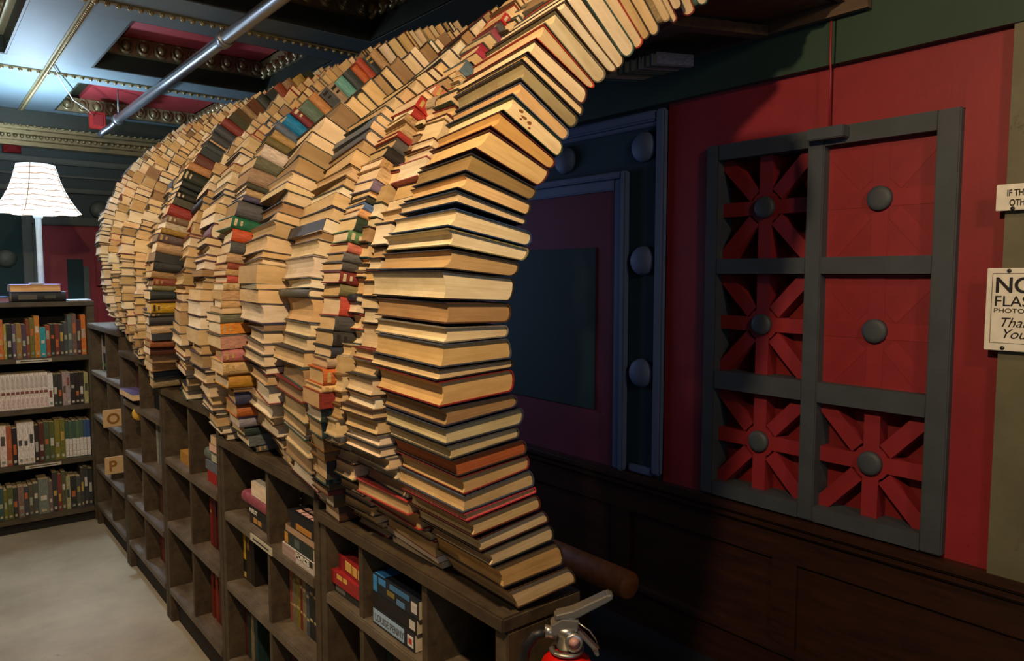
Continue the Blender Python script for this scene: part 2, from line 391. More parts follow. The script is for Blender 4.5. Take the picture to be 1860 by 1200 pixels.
for x, z in ((0.56, 1.72), (0.56, 1.2), (0.3, 2.12), (1.2, 2.12), (-0.2, 2.12)):
    rot = Matrix.Translation((x, BY - 0.012, z)) @ Matrix.Rotation(math.radians(90), 4, 'X')
    MB().lathe([(0.07, 0), (0.066, 0.02), (0.04, 0.04), (0, 0.045)], 18, rot).build('stud', M['trimgrey'], wb, True, origin=(x, BY, z))
rot = Matrix.Translation((0.63, BY, 2.575)) @ Matrix.Rotation(math.radians(90), 4, 'X') @ Matrix.Rotation(math.radians(45), 4, 'Z')
MB().lathe([(0.085, 0), (0.08, 0.04), (0.0, 0.085)], 4, rot).build('pyramid_block', M['deep_red'], wb, origin=(0.63, BY, 2.575))
for i in range(3):
    for j in range(2):
        bbox('red_star_ray', M['red'], 1.15 + 0.22 * j, 1.32 + 0.22 * j, 0.6 + 0.45 * i, 0.98 + 0.45 * i, BY - 0.03, BY - 0.0125, 0.01)

# gilded cornice on the back wall
gc = structure('trim_1', (0, BY, 2.55))
MB().box(LX, WX, BY - 0.30, BY, 2.69, 2.80).build('cornice_board', M['cdark'], gc)
for z0, z1, d in ((2.665, 2.69, 0.26), (2.635, 2.663, 0.22), (2.60, 2.633, 0.17), (2.565, 2.598, 0.12)):
    box('cornice_step', M['gold'], LX, WX, BY - d, BY, z0, z1, parent=gc, bevel=0.006)
def beads(name, pts, r, parent, n=6):
    mb = MB()
    prof = [(0.0, -r), (r * 0.8, -r * 0.55), (r, 0), (r * 0.8, r * 0.55), (0.0, r)]
    for p in pts: mb.lathe(prof, n, Matrix.Translation(p))
    o = mb.build(name, M['gold'], parent, True); o['kind'] = 'stuff'; return o
beads('bead_row', [(-1.0 + 0.045 * i, BY - 0.27, 2.69) for i in range(75)], 0.014, gc)
beads('bead_row', [(-1.0 + 0.04 * i, BY - 0.19, 2.622) for i in range(85)], 0.014, gc)

# ceiling: soffit grid with coffers
ce = structure('ceiling')
xo = [(-3.13, -2.2), (-1.8, -0.865), (-0.475, 0.46), (0.865, 1.9)]          # coffer openings across
yo = [(-1.90, -0.88), (-0.45, 0.57), (1.0, 2.02), (2.45, 3.47), (3.90, 4.92), (5.35, 6.37)]
def cbox(n, m, x0, x1, y0, y1, z0, z1): return box(n, m, x0, x1, y0, y1, z0, z1, parent=ce)
ys = [NY] + [v for p in yo for v in p] + [BY]
for i in range(0, len(ys), 2): cbox('soffit_beam', M['ceil'], LX, WX - 0.036, ys[i], ys[i + 1], CZ, CZ + 0.3)
xs = [LX] + [v for p in xo for v in p] + [WX - 0.036]
for y0, y1 in yo:
    for i in range(0, len(xs), 2): cbox('soffit_beam', M['ceil'], xs[i], xs[i + 1], y0 + 0.0005, y1 - 0.0005, CZ, CZ + 0.3)
cbox('ceiling_deck', M['cdark'], LX, WX - 0.036, NY, BY, CZ + 0.3, CZ + 0.4)
prof = [(0.0, 0.034), (0.014, 0.031), (0.024, 0.02), (0.028, 0.006), (0.033, 0.004), (0.037, 0.016), (0.043, 0.018), (0.048, 0.008), (0.05, 0.0)]
egg_me = MB().lathe(prof, 12, Matrix.Diagonal((0.86, 1.15, 1.0, 1.0)), cap=False).build('egg_ornament', M['gold'], ce, True)
egg_mesh = egg_me.data; COL.objects.unlink(egg_me); bpy.data.objects.remove(egg_me)
def egg(loc, rot):
    o = bpy.data.objects.new('egg_ornament', egg_mesh); COL.objects.link(o); o.parent = ce; o.location = loc; o.rotation_euler = rot
for xi, (x0, x1) in enumerate(xo):
    for yi, (y0, y1) in enumerate(yo):
        t = 0.012; e = 0.0008
        for b in ((x0 + e, x0 + t, y0 + e, y1 - e), (x1 - t, x1 - e, y0 + e, y1 - e), (x0 + t + e, x1 - t - e, y0 + e, y0 + t), (x0 + t + e, x1 - t - e, y1 - t, y1 - e)):
            cbox('coffer_side', M['cdark'], *b, CZ + 0.002, CZ + 0.298)
        zp = CZ + (0.105 if yi == 5 else 0.20)            # the row by the wall is shallower
        cbox('coffer_panel', M['cred'], x0 + 0.165, x1 - 0.06, y0 + 0.06, y1 - t - e, zp, zp + 0.03)
        cbox('coffer_ground', M['cdark'], x0 + t + e, x1 - t - e, y0 + t + e, y1 - t - e, zp + 0.031, zp + 0.05)
        if yi < 3 and not (xi in (2, 3) and yi == 2): continue
        if xi < 2: continue
        d = 0.05; ze = zp - 0.052
        n = int((x1 - x0 - 0.06) / 0.094)
        for k in range(n):
            x = x0 + 0.03 + (k + 0.5) * (x1 - x0 - 0.06) / n
            egg((x, y1 - d, ze), (math.radians(72), 0, 0))
        n = int((y1 - y0 - 0.10) / 0.094)
        for k in range(n):
            y = y0 + 0.02 + (k + 0.5) * (y1 - y0 - 0.10) / n
            egg((x1 - d, y, ze - (0.03 if yi < 5 else 0)), (math.radians(72), 0, math.radians(-90)))
        a = (x0 + t + e, x1 - t - e, y0 + t + e, y1 - t - e)
        for (p, q, r_, s) in ((a[0], a[1], a[3] - 0.036, a[3]), (a[1] - 0.036, a[1], a[2], a[3] - 0.037)):
            cbox('crown_backing', M['gold'], p, q, r_, s, ze - 0.05, ze + 0.05)
for x in (-2.0, -0.67, 0.67, 2.2):
    cbox('bead_fillet', M['gold'], x - 0.018, x + 0.018, NY, BY - 0.301, CZ - 0.008, CZ - 0.0005)
    if x > -0.7: beads('bead_row', [(x, 1.5 + 0.03 * i, CZ - 0.012) for i in range(164)], 0.011, ce)
for y in (-2.3, -0.67, 0.78, 2.235, 3.70, 5.17):
    for x0, x1 in ((LX, -2.02), (-1.98, -0.69), (-0.65, 0.65), (0.69, 2.18)):
        cbox('bead_fillet', M['gold'], x0, x1, y - 0.016, y + 0.016, CZ - 0.007, CZ - 0.0005)
    if y > 2: beads('bead_row', [(-0.4 + 0.045 * i, y, CZ - 0.011) for i in range(62)], 0.012, ce)

# ------------------------------------------------------------------ books
def tri(P, a, b, c):
    """trilinear point: a outer->inner, b bottom->top, c near->far; P = O0,O1,I0,I1 near, then the same far"""
    def q(k):
        O = P[k].lerp(P[k + 1], b); I = P[k + 2].lerp(P[k + 3], b); return O.lerp(I, a)
    return q(0).lerp(q(4), c)

def book_geo(P, kind, paper=False, over=0.003, rnd=random):
    """cover and page block of one closed book fitted into the eight corners P.
    kind: F fore-edge outwards, O spine outwards, S spine to the near end, N fore-edge to the near end"""
    if kind in 'FO': mp = (lambda p, b, q: tri(P, p, b, q)) if kind == 'F' else (lambda p, b, q: tri(P, 1 - p, b, q)); ax_p = (P[2] - P[0]).length; ax_q = (P[4] - P[0]).length
    else: mp = (lambda p, b, q: tri(P, q, b, p)) if kind == 'N' else (lambda p, b, q: tri(P, q, b, 1 - p)); ax_q = (P[2] - P[0]).length; ax_p = (P[4] - P[0]).length
    T = max((P[1] - P[0]).length, 0.004)
    tc = min((0.0009 if paper else 0.0024) / T, 0.2); ov = 0.0004 if paper else over
    fo, hq = ov / ax_p, ov / ax_q; tp = (0.0009 if paper else 0.0024) / ax_p
    r = 0.0 if paper else min(0.42 * T / ax_p, 0.10) * rnd.uniform(0.5, 1.0)
    arc = [0.0, 0.04, 0.14, 0.30, 0.5, 0.70, 0.86, 0.96, 1.0]
    bow = lambda b: 1 - r * (1 - math.sqrt(max(0.0, 1 - (2 * b - 1) ** 2)))
    outer = [(0, 0)] + [(bow(b), b) for b in arc] + [(0, 1)]
    inner = [(0, tc)] + [(bow(b) - tp, tc + b * (1 - 2 * tc)) for b in arc] + [(0, 1 - tc)]
    n = 11; cv, cu, cf = [], [], []
    for q in (0, 1):
        for sec in (outer, inner):
            for p, b in sec: cv.append(mp(p, b, q)); cu.append((q * ax_q + p * 0.05, b * T + p * ax_p))
    for i in range(n - 1):
        cf += [(i, i + 1, 2 * n + i + 1, 2 * n + i), (n + i, 3 * n + i, 3 * n + i + 1, n + i + 1),
               (i, n + i, n + i + 1, i + 1), (2 * n + i, 2 * n + i + 1, 3 * n + i + 1, 3 * n + i)]
    cf += [(0, 2 * n, 3 * n, n), (n - 1, 2 * n - 1, 4 * n - 1, 3 * n - 1)]
    cc = 0.0 if paper else min(0.26 * T, 0.009) / ax_p * rnd.uniform(0.2, 1.1)
    e = 0.0003 / T; sk = rnd.uniform(-0.35, 0.35) * cc
    fs = [(fo - sk, tc + e), (fo + cc * 0.75, 0.26), (fo + cc, 0.5), (fo + cc * 0.75, 0.74), (fo + sk, 1 - tc - e)]
    fs = [(max(p, 0.0), b) for p, b in fs]
    sp = [(bow(0.06) - tp - 0.006, tc + e), (bow(0.26) - tp - 0.004, 0.26), (1 - tp - 0.004, 0.5), (bow(0.74) - tp - 0.004, 0.74), (bow(0.94) - tp - 0.006, 1 - tc - e)]
    pv, pu, pf = [], [], []; so = rnd.uniform(0, 5)
    for q in (hq, 1 - hq):
        for sec in (fs, sp):
            for p, b in sec: pv.append(mp(p, b, q)); pu.append((so + q * ax_q + p * ax_p, b * T + so))
    for i in range(4):
        pf += [(i, i + 5, i + 6, i + 1), (10 + i, 11 + i, 16 + i, 15 + i), (i, i + 1, 11 + i, 10 + i), (5 + i, 15 + i, 16 + i, 6 + i)]
    pf += [(0, 10, 15, 5), (4, 9, 19, 14)]
    return (cv, cu, cf), (pv, pu, pf)

def tint_mesh(name, parts):
    """parts: list of (verts, uvs, faces, colour, material index)"""
    vs, us, fs, cs, mi = [], [], [], [], []
    for v, u, f, c, m in parts:
        n = len(vs); vs += v; us += u; cs += [c] * len(v); fs += [tuple(i + n for i in x) for x in f]; mi += [m] * len(f)
    me = bpy.data.meshes.new(name); me.from_pydata(vs, [], fs)
    uv = me.uv_layers.new(name='sheet'); at = me.color_attributes.new('tint', 'FLOAT_COLOR', 'POINT')
    at.data.foreach_set('color', [x for c in cs for x in c])
    uv.data.foreach_set('uv', [x for f in fs for i in f for x in us[i]])
    me.polygons.foreach_set('material_index', mi)
    return me

PAGE = ['e6c898', 'dcbc88', 'e8d0a6', 'd2b078', 'ecd8b4', 'c8aa78', 'dcc090', 'e4ca9c', 'f0e2c4']
PAGE_DARK = ['a4845a', 'ac8e62', '967a58']
COVERS = ['2c2824', '3a3a3c', '5c2a22', '7c2c26', '2c3848', '36402e', '4c3c2a', '8a6a40', 'b8a888', '6a6860', 'a83c30', '28323c', '44342c', '9a8a68', '584a5c', '3c5a54', 'c8b898', '705030']
def jitter(h, k, rnd): 
    c = lin(h); s = 1 + rnd.uniform(-k, k); return tuple(min(x * s * (1 + rnd.uniform(-k, k) * 0.3), 1) for x in c[:3]) + (1,)

HUES = [('black', '1a1816'), ('dark grey', '40403e'), ('grey', '787672'), ('navy', '28304a'), ('slate blue', '56687e'), ('blue', '2a6ab0'), ('dark green', '2a4034'), ('green', '2f7a50'),
        ('olive', '6a6238'), ('dark brown', '46301e'), ('brown', '74502e'), ('tan', 'b8925c'), ('cream', 'ddc8a0'), ('maroon', '5c2226'), ('red', 'a82c26'), ('orange', 'd07828'),
        ('yellow', 'd8aa28'), ('pink', 'c87a74'), ('purple', '6a5876'), ('teal', '4aa0a0'), ('white', 'f0ece2')]
def hue(h):
    c = [int(h[i:i + 2], 16) for i in (0, 2, 4)]
    def d(k):
        e = [int(k[i:i + 2], 16) for i in (0, 2, 4)]; m1, m2 = sum(c) / 3, sum(e) / 3
        return sum(((a - m1) - (b - m2)) ** 2 for a, b in zip(c, e)) * 1.6 + 3 * (m1 - m2) ** 2 * 0.35
    return min(HUES, key=lambda t: d(t[1]))[0]
def ordinal(i):
    w = ['first', 'second', 'third', 'fourth', 'fifth', 'sixth', 'seventh', 'eighth', 'ninth', 'tenth', 'eleventh', 'twelfth', 'thirteenth', 'fourteenth', 'fifteenth', 'sixteenth', 'seventeenth', 'eighteenth', 'nineteenth']
    tens = {2: ('twentieth', 'twenty'), 3: ('thirtieth', 'thirty'), 4: ('fortieth', 'forty'), 5: ('fiftieth', 'fifty'), 6: ('sixtieth', 'sixty')}
    if i < 20: return w[i - 1]
    return tens[i // 10][0] if i % 10 == 0 else tens[i // 10][1] + '-' + w[i % 10 - 1]

def make_book(name, P, kind, cover, page, label, group, paper=False, rnd=R, bands=None, over=0.003):
    base = (P[0] + P[2] + P[4] + P[6]) / 4
    Q = [p - base for p in P]
    (cv, cu, cf), (pv, pu, pf) = book_geo(Q, kind, paper, over, rnd)
    e = empty(name, base, label, 'book', group)
    for nm, v, u, f, c, m in (('cover', cv, cu, cf, cover, 'cover'), ('page_block', pv, pu, pf, page, 'pages')):
        me = tint_mesh(nm, [(v, u, f, c, 0)]); me.materials.append(M[m])
        if nm == 'page_block': me.polygons.foreach_set('use_smooth', [False] * len(f))
        o = bpy.data.objects.new(nm, me); COL.objects.link(o); o.parent = e
    for bi, (b0, b1, q0, q1, col) in enumerate(bands or []):
        g = 0.0006 + 0.0003 * bi
        if kind == 'O': f = lambda p, b, q: tri(Q, p, b, q); d = g / (Q[2] - Q[0]).length; A = lambda s, b, q: f(-d if s else d, b, q)
        else: d = g / (Q[4] - Q[0]).length; A = lambda s, b, q: tri(Q, q, b, -d if s else d)
        vs = [A(s, b, q) for s in (1, 0) for b in (b0, b1) for q in (q0, q1)]
        me = tint_mesh('title_label', [(vs, [(v.x, v.z) for v in vs], [(0, 1, 3, 2), (0, 4, 5, 1), (2, 3, 7, 6), (0, 2, 6, 4), (1, 5, 7, 3), (4, 6, 7, 5)], lin(col), 0)]); me.materials.append(M['cover'])
        o = bpy.data.objects.new('title_label', me); COL.objects.link(o); o.parent = e
    return e

STUFF = []          # (P, kind, cover, page, paper) of the books past the three hundred that show largest
def stuff_book(P, kind, cover, page, paper, rnd):
    a, b = book_geo(P, kind, paper, 0.003, rnd)
    STUFF.append((*a, cover, 0)); STUFF.append((*b, page, 1))

NEAR=[
(0.879,0.953,1.034,1.044,0.968,0.853,0.995,1.010,1.045,1.006,0.045),
(0.841,1.004,0.998,1.044,1.015,0.819,1.050,0.980,1.045,1.066,0.049),
(0.814,1.054,0.968,1.043,1.073,0.790,1.085,0.959,1.044,1.107,0.052),
(0.788,1.088,0.955,1.043,1.112,0.780,1.114,0.939,1.044,1.139,0.054),
(0.770,1.121,0.932,1.042,1.144,0.756,1.151,0.922,1.043,1.174,0.057),
(0.756,1.153,0.917,1.042,1.178,0.750,1.168,0.915,1.043,1.190,0.058),
(0.748,1.170,0.915,1.042,1.193,0.749,1.200,0.905,1.043,1.226,0.060),
(0.751,1.203,0.900,1.042,1.229,0.739,1.236,0.897,1.042,1.256,0.065),
(0.738,1.239,0.893,1.040,1.260,0.724,1.270,0.887,1.041,1.288,0.072),
(0.721,1.272,0.874,1.040,1.294,0.714,1.297,0.869,1.040,1.315,0.078),
(0.711,1.300,0.878,1.038,1.318,0.708,1.329,0.882,1.037,1.351,0.084),
(0.709,1.333,0.867,1.037,1.354,0.703,1.366,0.863,1.038,1.378,0.092),
(0.699,1.369,0.856,1.036,1.384,0.697,1.413,0.856,1.036,1.426,0.100),
(0.695,1.415,0.852,1.035,1.428,0.699,1.435,0.854,1.035,1.443,0.107),
(0.701,1.438,0.852,1.035,1.446,0.707,1.478,0.844,1.036,1.483,0.114),
(0.709,1.480,0.842,1.036,1.486,0.712,1.508,0.842,1.036,1.507,0.121),
(0.713,1.514,0.846,1.034,1.512,0.717,1.551,0.848,1.034,1.548,0.133),
(0.710,1.556,0.847,1.031,1.551,0.705,1.607,0.855,1.030,1.592,0.151),
(0.707,1.610,0.854,1.029,1.595,0.723,1.644,0.866,1.027,1.621,0.167),
(0.719,1.650,0.870,1.024,1.624,0.719,1.680,0.883,1.022,1.646,0.180),
(0.719,1.684,0.883,1.022,1.650,0.735,1.715,0.888,1.021,1.677,0.192),
(0.737,1.725,0.872,1.024,1.689,0.737,1.746,0.876,1.023,1.702,0.204),
(0.739,1.750,0.880,1.024,1.706,0.757,1.776,0.887,1.022,1.730,0.209),
(0.757,1.781,0.889,1.025,1.734,0.771,1.813,0.903,1.022,1.756,0.209),
(0.778,1.822,0.910,1.027,1.761,0.811,1.859,0.934,1.022,1.791,0.209),
(0.813,1.864,0.938,1.028,1.794,0.835,1.893,0.952,1.025,1.813,0.209),
(0.841,1.896,0.960,1.029,1.817,0.864,1.925,0.973,1.026,1.846,0.209),
(0.863,1.929,0.974,1.031,1.851,0.884,1.953,0.989,1.027,1.871,0.209),
(0.883,1.959,0.993,1.029,1.876,0.884,1.992,1.012,1.025,1.898,0.209),
(0.886,1.994,1.015,1.026,1.902,0.896,2.006,1.021,1.024,1.921,0.209),
(0.900,2.010,1.022,1.028,1.923,0.917,2.035,1.035,1.025,1.955,0.209),
(0.921,2.039,1.040,1.029,1.960,0.939,2.069,1.056,1.025,1.967,0.209),
(0.942,2.071,1.062,1.029,1.970,0.968,2.098,1.088,1.024,1.995,0.209),
(0.971,2.104,1.095,1.028,1.999,0.994,2.123,1.118,1.023,2.009,0.209),
]

RINGS = {
'D':(1.52,[(0.738,1.030),(0.727,1.053),(0.718,1.077),(0.709,1.105),(0.703,1.125),(0.702,1.143),(0.692,1.236),(0.693,1.274),(0.692,1.309),(0.697,1.361),(0.708,1.397),(0.710,1.417),(0.728,1.445),(0.737,1.490),(0.737,1.516),(0.741,1.551),(0.740,1.565),(0.746,1.599),(0.748,1.625),(0.761,1.647),(0.766,1.669),(0.769,1.683),(0.780,1.701),(0.789,1.728),(0.802,1.740),(0.807,1.761),(0.817,1.784),(0.823,1.796),(0.836,1.823),(0.870,1.878),(0.894,1.917),(0.932,1.981),(0.960,2.022),(1.045,2.081),(1.109,2.132),(1.138,2.167),(1.201,2.248),(1.228,2.282)]),
'E':(1.95,[(0.815,1.057),(0.787,1.087),(0.760,1.164),(0.755,1.191),(0.738,1.236),(0.736,1.293),(0.727,1.346),(0.727,1.407),(0.723,1.481),(0.716,1.559),(0.720,1.615),(0.727,1.647),(0.736,1.680),(0.753,1.716),(0.792,1.792),(0.808,1.843),(0.819,1.874),(0.835,1.920),(0.865,1.974),(0.882,1.997),(0.909,2.025),(0.932,2.046),(0.953,2.064),(0.987,2.091),(1.005,2.109),(1.026,2.131),(1.066,2.161),(1.114,2.211),(1.191,2.269),(1.290,2.329)]),
'F':(2.28,[(0.827,1.033),(0.806,1.065),(0.786,1.096),(0.777,1.115),(0.761,1.159),(0.759,1.197),(0.750,1.240),(0.734,1.282),(0.729,1.330),(0.724,1.375),(0.722,1.412),(0.723,1.449),(0.735,1.546),(0.743,1.587),(0.748,1.630),(0.751,1.667),(0.757,1.707),(0.763,1.744),(0.774,1.778),(0.804,1.847),(0.819,1.882),(0.833,1.923),(0.845,1.958),(0.863,1.990),(0.884,2.023),(0.903,2.052),(0.932,2.090),(0.958,2.114),(0.988,2.139),(1.034,2.177),(1.112,2.239),(1.161,2.283),(1.189,2.309),(1.240,2.351),(1.304,2.397)]),
'H':(3.20,[(0.741,1.139),(0.737,1.176),(0.734,1.211),(0.734,1.271),(0.734,1.311),(0.734,1.347),(0.736,1.427),(0.739,1.477),(0.746,1.532),(0.749,1.558),(0.750,1.587),(0.752,1.618),(0.759,1.676),(0.766,1.702),(0.782,1.762),(0.803,1.807),(0.827,1.870),(0.848,1.918),(0.873,1.982),(0.899,2.036),(0.931,2.086),(0.961,2.130),(0.997,2.179),(1.035,2.229),(1.077,2.276),(1.130,2.317),(1.183,2.360),(1.237,2.396),(1.297,2.439),(1.353,2.472),(1.448,2.517)]),
}

D_SP=[(1.032,1.069,'50321f'),(1.069,1.098,'5a4a28'),(1.098,1.111,'6a2a28'),(1.111,1.125,'4a4030'),(1.128,1.142,'2a5055'),(1.143,1.180,'35322c'),(1.182,1.202,'7a5528'),(1.203,1.233,'8a5f28'),(1.237,1.268,'34494a'),(1.269,1.300,'2f4b40'),(1.308,1.335,'862c1a'),(1.336,1.350,'e0b878'),(1.355,1.388,'c8662a'),(1.392,1.411,'a89070'),(1.413,1.436,'2c323c'),(1.439,1.472,'38362f'),(1.475,1.507,'4a4a4a'),(1.516,1.551,'c8503c'),(1.554,1.581,'807a50'),(1.584,1.609,'82302c'),(1.611,1.630,'55534f'),(1.628,1.651,'626260'),(1.655,1.675,'d07860'),(1.681,1.700,'5f8656'),(1.701,1.733,'2c4030'),(1.734,1.751,'d8a068'),(1.754,1.768,'5877a8'),(1.770,1.781,'3a3828'),(1.796,1.823,'80708a'),(1.826,1.849,'d0b080'),(1.852,1.872,'c8a070'),(1.880,1.899,'2a2620'),(1.909,1.925,'5f5c58'),(1.928,1.939,'a83830'),(1.940,1.964,'c8a878'),(1.967,1.982,'b09068'),(1.983,2.003,'a83428'),(2.006,2.027,'b82c28'),(2.040,2.064,'d88868'),(2.084,2.108,'d8b080'),(2.111,2.135,'607a88'),(2.158,2.187,'a83048'),(2.216,2.239,'9a4858'),(2.242,2.258,'585858'),(2.262,2.279,'c83838')]
F_SP=[(1.041,1.065,'706c64'),(1.067,1.096,'68706e'),(1.098,1.124,'2c3c38'),(1.126,1.157,'9a96a0'),(1.159,1.195,'c8702f'),(1.201,1.236,'3e3e5c'),(1.247,1.289,'c8922c'),(1.293,1.330,'d8b478'),(1.336,1.370,'c87870'),(1.375,1.409,'c89078'),(1.412,1.416,'6a6458'),(1.419,1.449,'e89028'),(1.453,1.479,'6a6a50'),(1.496,1.521,'d0a870'),(1.525,1.550,'c8a070'),(1.555,1.575,'c8b080'),(1.577,1.597,'c85848'),(1.600,1.617,'c8a070'),(1.620,1.637,'9a4a30'),(1.639,1.667,'c8a478'),(1.674,1.704,'4c4e4a'),(1.709,1.744,'d05828'),(1.746,1.780,'20704a'),(1.785,1.830,'5e5e60'),(1.833,1.847,'54506e'),(1.850,1.868,'c8a878'),(1.871,1.885,'40402c'),(1.888,1.933,'a88c70'),(1.937,1.972,'707058'),(1.972,2.012,'e0d0c0'),(2.016,2.034,'6c6030'),(2.034,2.060,'b8965c'),(2.062,2.084,'5a6a80'),(2.086,2.116,'1c88c0'),(2.118,2.135,'7a2c30'),(2.139,2.169,'627a68'),(2.173,2.192,'c88c54'),(2.197,2.217,'4e5256'),(2.221,2.239,'b0987a'),(2.243,2.269,'70b0a8'),(2.272,2.294,'3c4444'),(2.296,2.314,'c86838'),(2.316,2.333,'b04a30'),(2.335,2.354,'303838'),(2.356,2.376,'c8a070')]
H_SP=[(1.139,1.174,'b09a70'),(1.178,1.208,'303c48'),(1.210,1.242,'b88c54'),(1.244,1.273,'c8a070'),(1.277,1.304,'5c2e18'),(1.307,1.331,'a05c2c'),(1.336,1.358,'30353e'),(1.363,1.391,'d8b888'),(1.396,1.429,'2a2826'),(1.434,1.443,'4a463c'),(1.445,1.485,'d8aa20'),(1.489,1.496,'5a3c20'),(1.500,1.536,'343c3c'),(1.540,1.556,'807a44'),(1.560,1.587,'984c34'),(1.589,1.615,'b08a58'),(1.622,1.655,'2c2e2a'),(1.658,1.691,'30322c'),(1.695,1.735,'c8a478'),(1.740,1.769,'6c5a58'),(1.773,1.791,'b08834'),(1.793,1.814,'d8c8a8'),(1.818,1.843,'907458'),(1.845,1.889,'a83c30'),(1.893,1.916,'4a4630'),(1.918,1.941,'34342a'),(1.946,1.964,'2e3632'),(1.966,1.989,'2c3430'),(1.996,2.034,'26301e'),(2.036,2.064,'c8905c'),(2.067,2.105,'6e3c2c'),(2.108,2.132,'303a3c'),(2.135,2.159,'3a4446'),(2.169,2.199,'44484e'),(2.201,2.232,'484c54'),(2.237,2.265,'8a3c34'),(2.268,2.290,'4a4a30'),(2.292,2.309,'5a4628'),(2.312,2.332,'b09068'),(2.334,2.360,'6a3c20'),(2.366,2.390,'343c34'),(2.393,2.418,'2e3836'),(2.421,2.446,'a04c2c'),(2.449,2.472,'a8845c'),(2.476,2.498,'b89848'),(2.502,2.517,'2c3820')]

def V(x, y, z): return Vector((x, y, z))
def thick(t): return 'thick' if t > 0.042 else ('slim' if t < 0.024 else 'medium')

# --- the column at the tunnel's mouth, each book as it lies: outer and inner edges of its tail end
NCOV = ['4a3020', '3c2c24', '26261c', '40201a', '5a2418', 'c8404c', '48505c', '7a2a26', '40302a', '4c4a46', '3a3e48', '3c3440', '8a2422', '241c16', '4a4e58', '8a8272', '50341c', '1e1a18', '2c2420', '8c8458', '2c4468', '1c2c3c', '28241e', '2c2a30', '4c1e20', '541e1e', '1c3428', '56607a', '423e38', '3a332e', '4c2420', 'b03c28', '76705c', '5c4632']
NPAG = ['e0c088', 'd0a460', 'd8bc88', 'e2c692', 'dcbc80', 'd6b47c', 'd4b27a', 'd2ac70', 'b8602c', 'e0c892', 'd2c08c', 'a88454', 'd8b070', 'dcc08c', 'd6b272', 'e6d0a0', 'b08a58', 'f0deb2', 'c2a06c', 'f0deb4', 'ecd8aa', 'ecd0a0', 'e4be84', '9a7e4a', 'e0bc7c', 'd6a65c', 'f2d8a4', 'e0b67c', 'a8986c', 'ecd09c', 'ecd4a8', 'd8bc8c', 'd8c8a0', 'e2d2b0']
def sub(a, b, t): return a + (b - a) * t
def lerp_tab(x, tab):
    if x <= tab[0][0]: return tab[0][1]
    for (a, p), (b, q) in zip(tab, tab[1:]):
        if x <= b: return p + (q - p) * (x - a) / (b - a)
    return tab[-1][1]
LEN = [(0.97, 0.25), (1.07, 0.225), (1.22, 0.25), (1.35, 0.265), (1.58, 0.35), (1.665, 0.345), (1.76, 0.28), (1.84, 0.28), (1.91, 0.32), (2.1, 0.32)]   # lengths of the mouth column's books by height
near = list(NEAR)
# books that follow the arch over the top of the picture
def cont(o, i, step, lean): return (o[0] + step[0], o[1] + step[1], i[0] + step[2], i[1] + step[3])
ax, az, bx, bz = 1.003, 2.129, 1.126, 2.012
ang = math.radians(46)
for k in range(12):
    t = R.uniform(0.03, 0.046)
    u = (math.sin(ang), math.cos(ang)); d = (math.cos(ang), -math.sin(ang)); w = R.uniform(0.155, 0.18)
    o1 = (ax + u[0] * t, az + u[1] * t)
    near.append((ax, az, ax + d[0] * w, 1.024, az + d[1] * w, o1[0], o1[1], o1[0] + d[0] * w, 1.024, o1[1] + d[1] * w, 0.209))
    ax, az = ax + u[0] * (t + 0.002), az + u[1] * (t + 0.002)
    ang = min(ang + math.radians(2.0), math.radians(90))
for i, r in enumerate(near):
    ox0, oz0, ix0, iy0, iz0, ox1, oz1, ix1, iy1, iz1, ph = r
    L = lerp_tab((oz0 + oz1) / 2, LEN) + R.uniform(-0.012, 0.012); ex = V(math.sin(ph), math.cos(ph), 0) * L
    if i < 34:
        O0, O1, I0, I1 = V(ox0, 1.052, oz0), V(ox1, 1.052, oz1), V(ix0, iy0, iz0), V(ix1, iy1, iz1)
        g = 0.05; O0, O1, I0, I1 = O0.lerp(O1, 0), O1, I0, I1
    else:
        j = R.uniform(-0.01, 0.012); O0, O1, I0, I1 = V(ox0, 1.052 + j, oz0), V(ox1, 1.052 + j, oz1), V(ix0, iy0 + j, iz0), V(ix1, iy1 + j, iz1)
    P = [O0, O1, I0, I1, O0 + ex, O1 + ex, I0 + ex, I1 + ex]
    cov = NCOV[i] if i < len(NCOV) else R.choice(COVERS); pg = NPAG[i] if i < len(NPAG) else R.choice(PAGE)
    T = (O1 - O0).length
    nb = make_book('stacked_book', P, 'F', lin(cov), lin(pg), f'{thick(T)} book in {hue(cov)} boards, {ordinal(i + 1)} up in the tunnel mouth column', 'books of the tunnel mouth column')

    if i == 26:                                             # foxing spots on the tail of one book
        base = (P[0] + P[2] + P[4] + P[6]) / 4
        for u, v, ru, rv in ((0.22, 0.72, 0.035, 0.10), (0.30, 0.55, 0.045, 0.09), (0.27, 0.36, 0.02, 0.06), (0.40, 0.52, 0.03, 0.12), (0.43, 0.28, 0.02, 0.07)):
            vs = [tri(P, u + ru * math.cos(k * 1.047) * (1 + 0.3 * (k % 2)), v + rv * math.sin(k * 1.047 + 0.4), c) - base for c in (0.0085, 0.0118) for k in range(6)]
            MB().add(vs, [(0, 1, 2, 3, 4, 5), (6, 7, 8, 9, 10, 11)] + [(k, (k + 1) % 6, (k + 1) % 6 + 6, k + 6) for k in range(6)]).build('brown_stain', M['brown'], nb).location = (0, 0, 0)

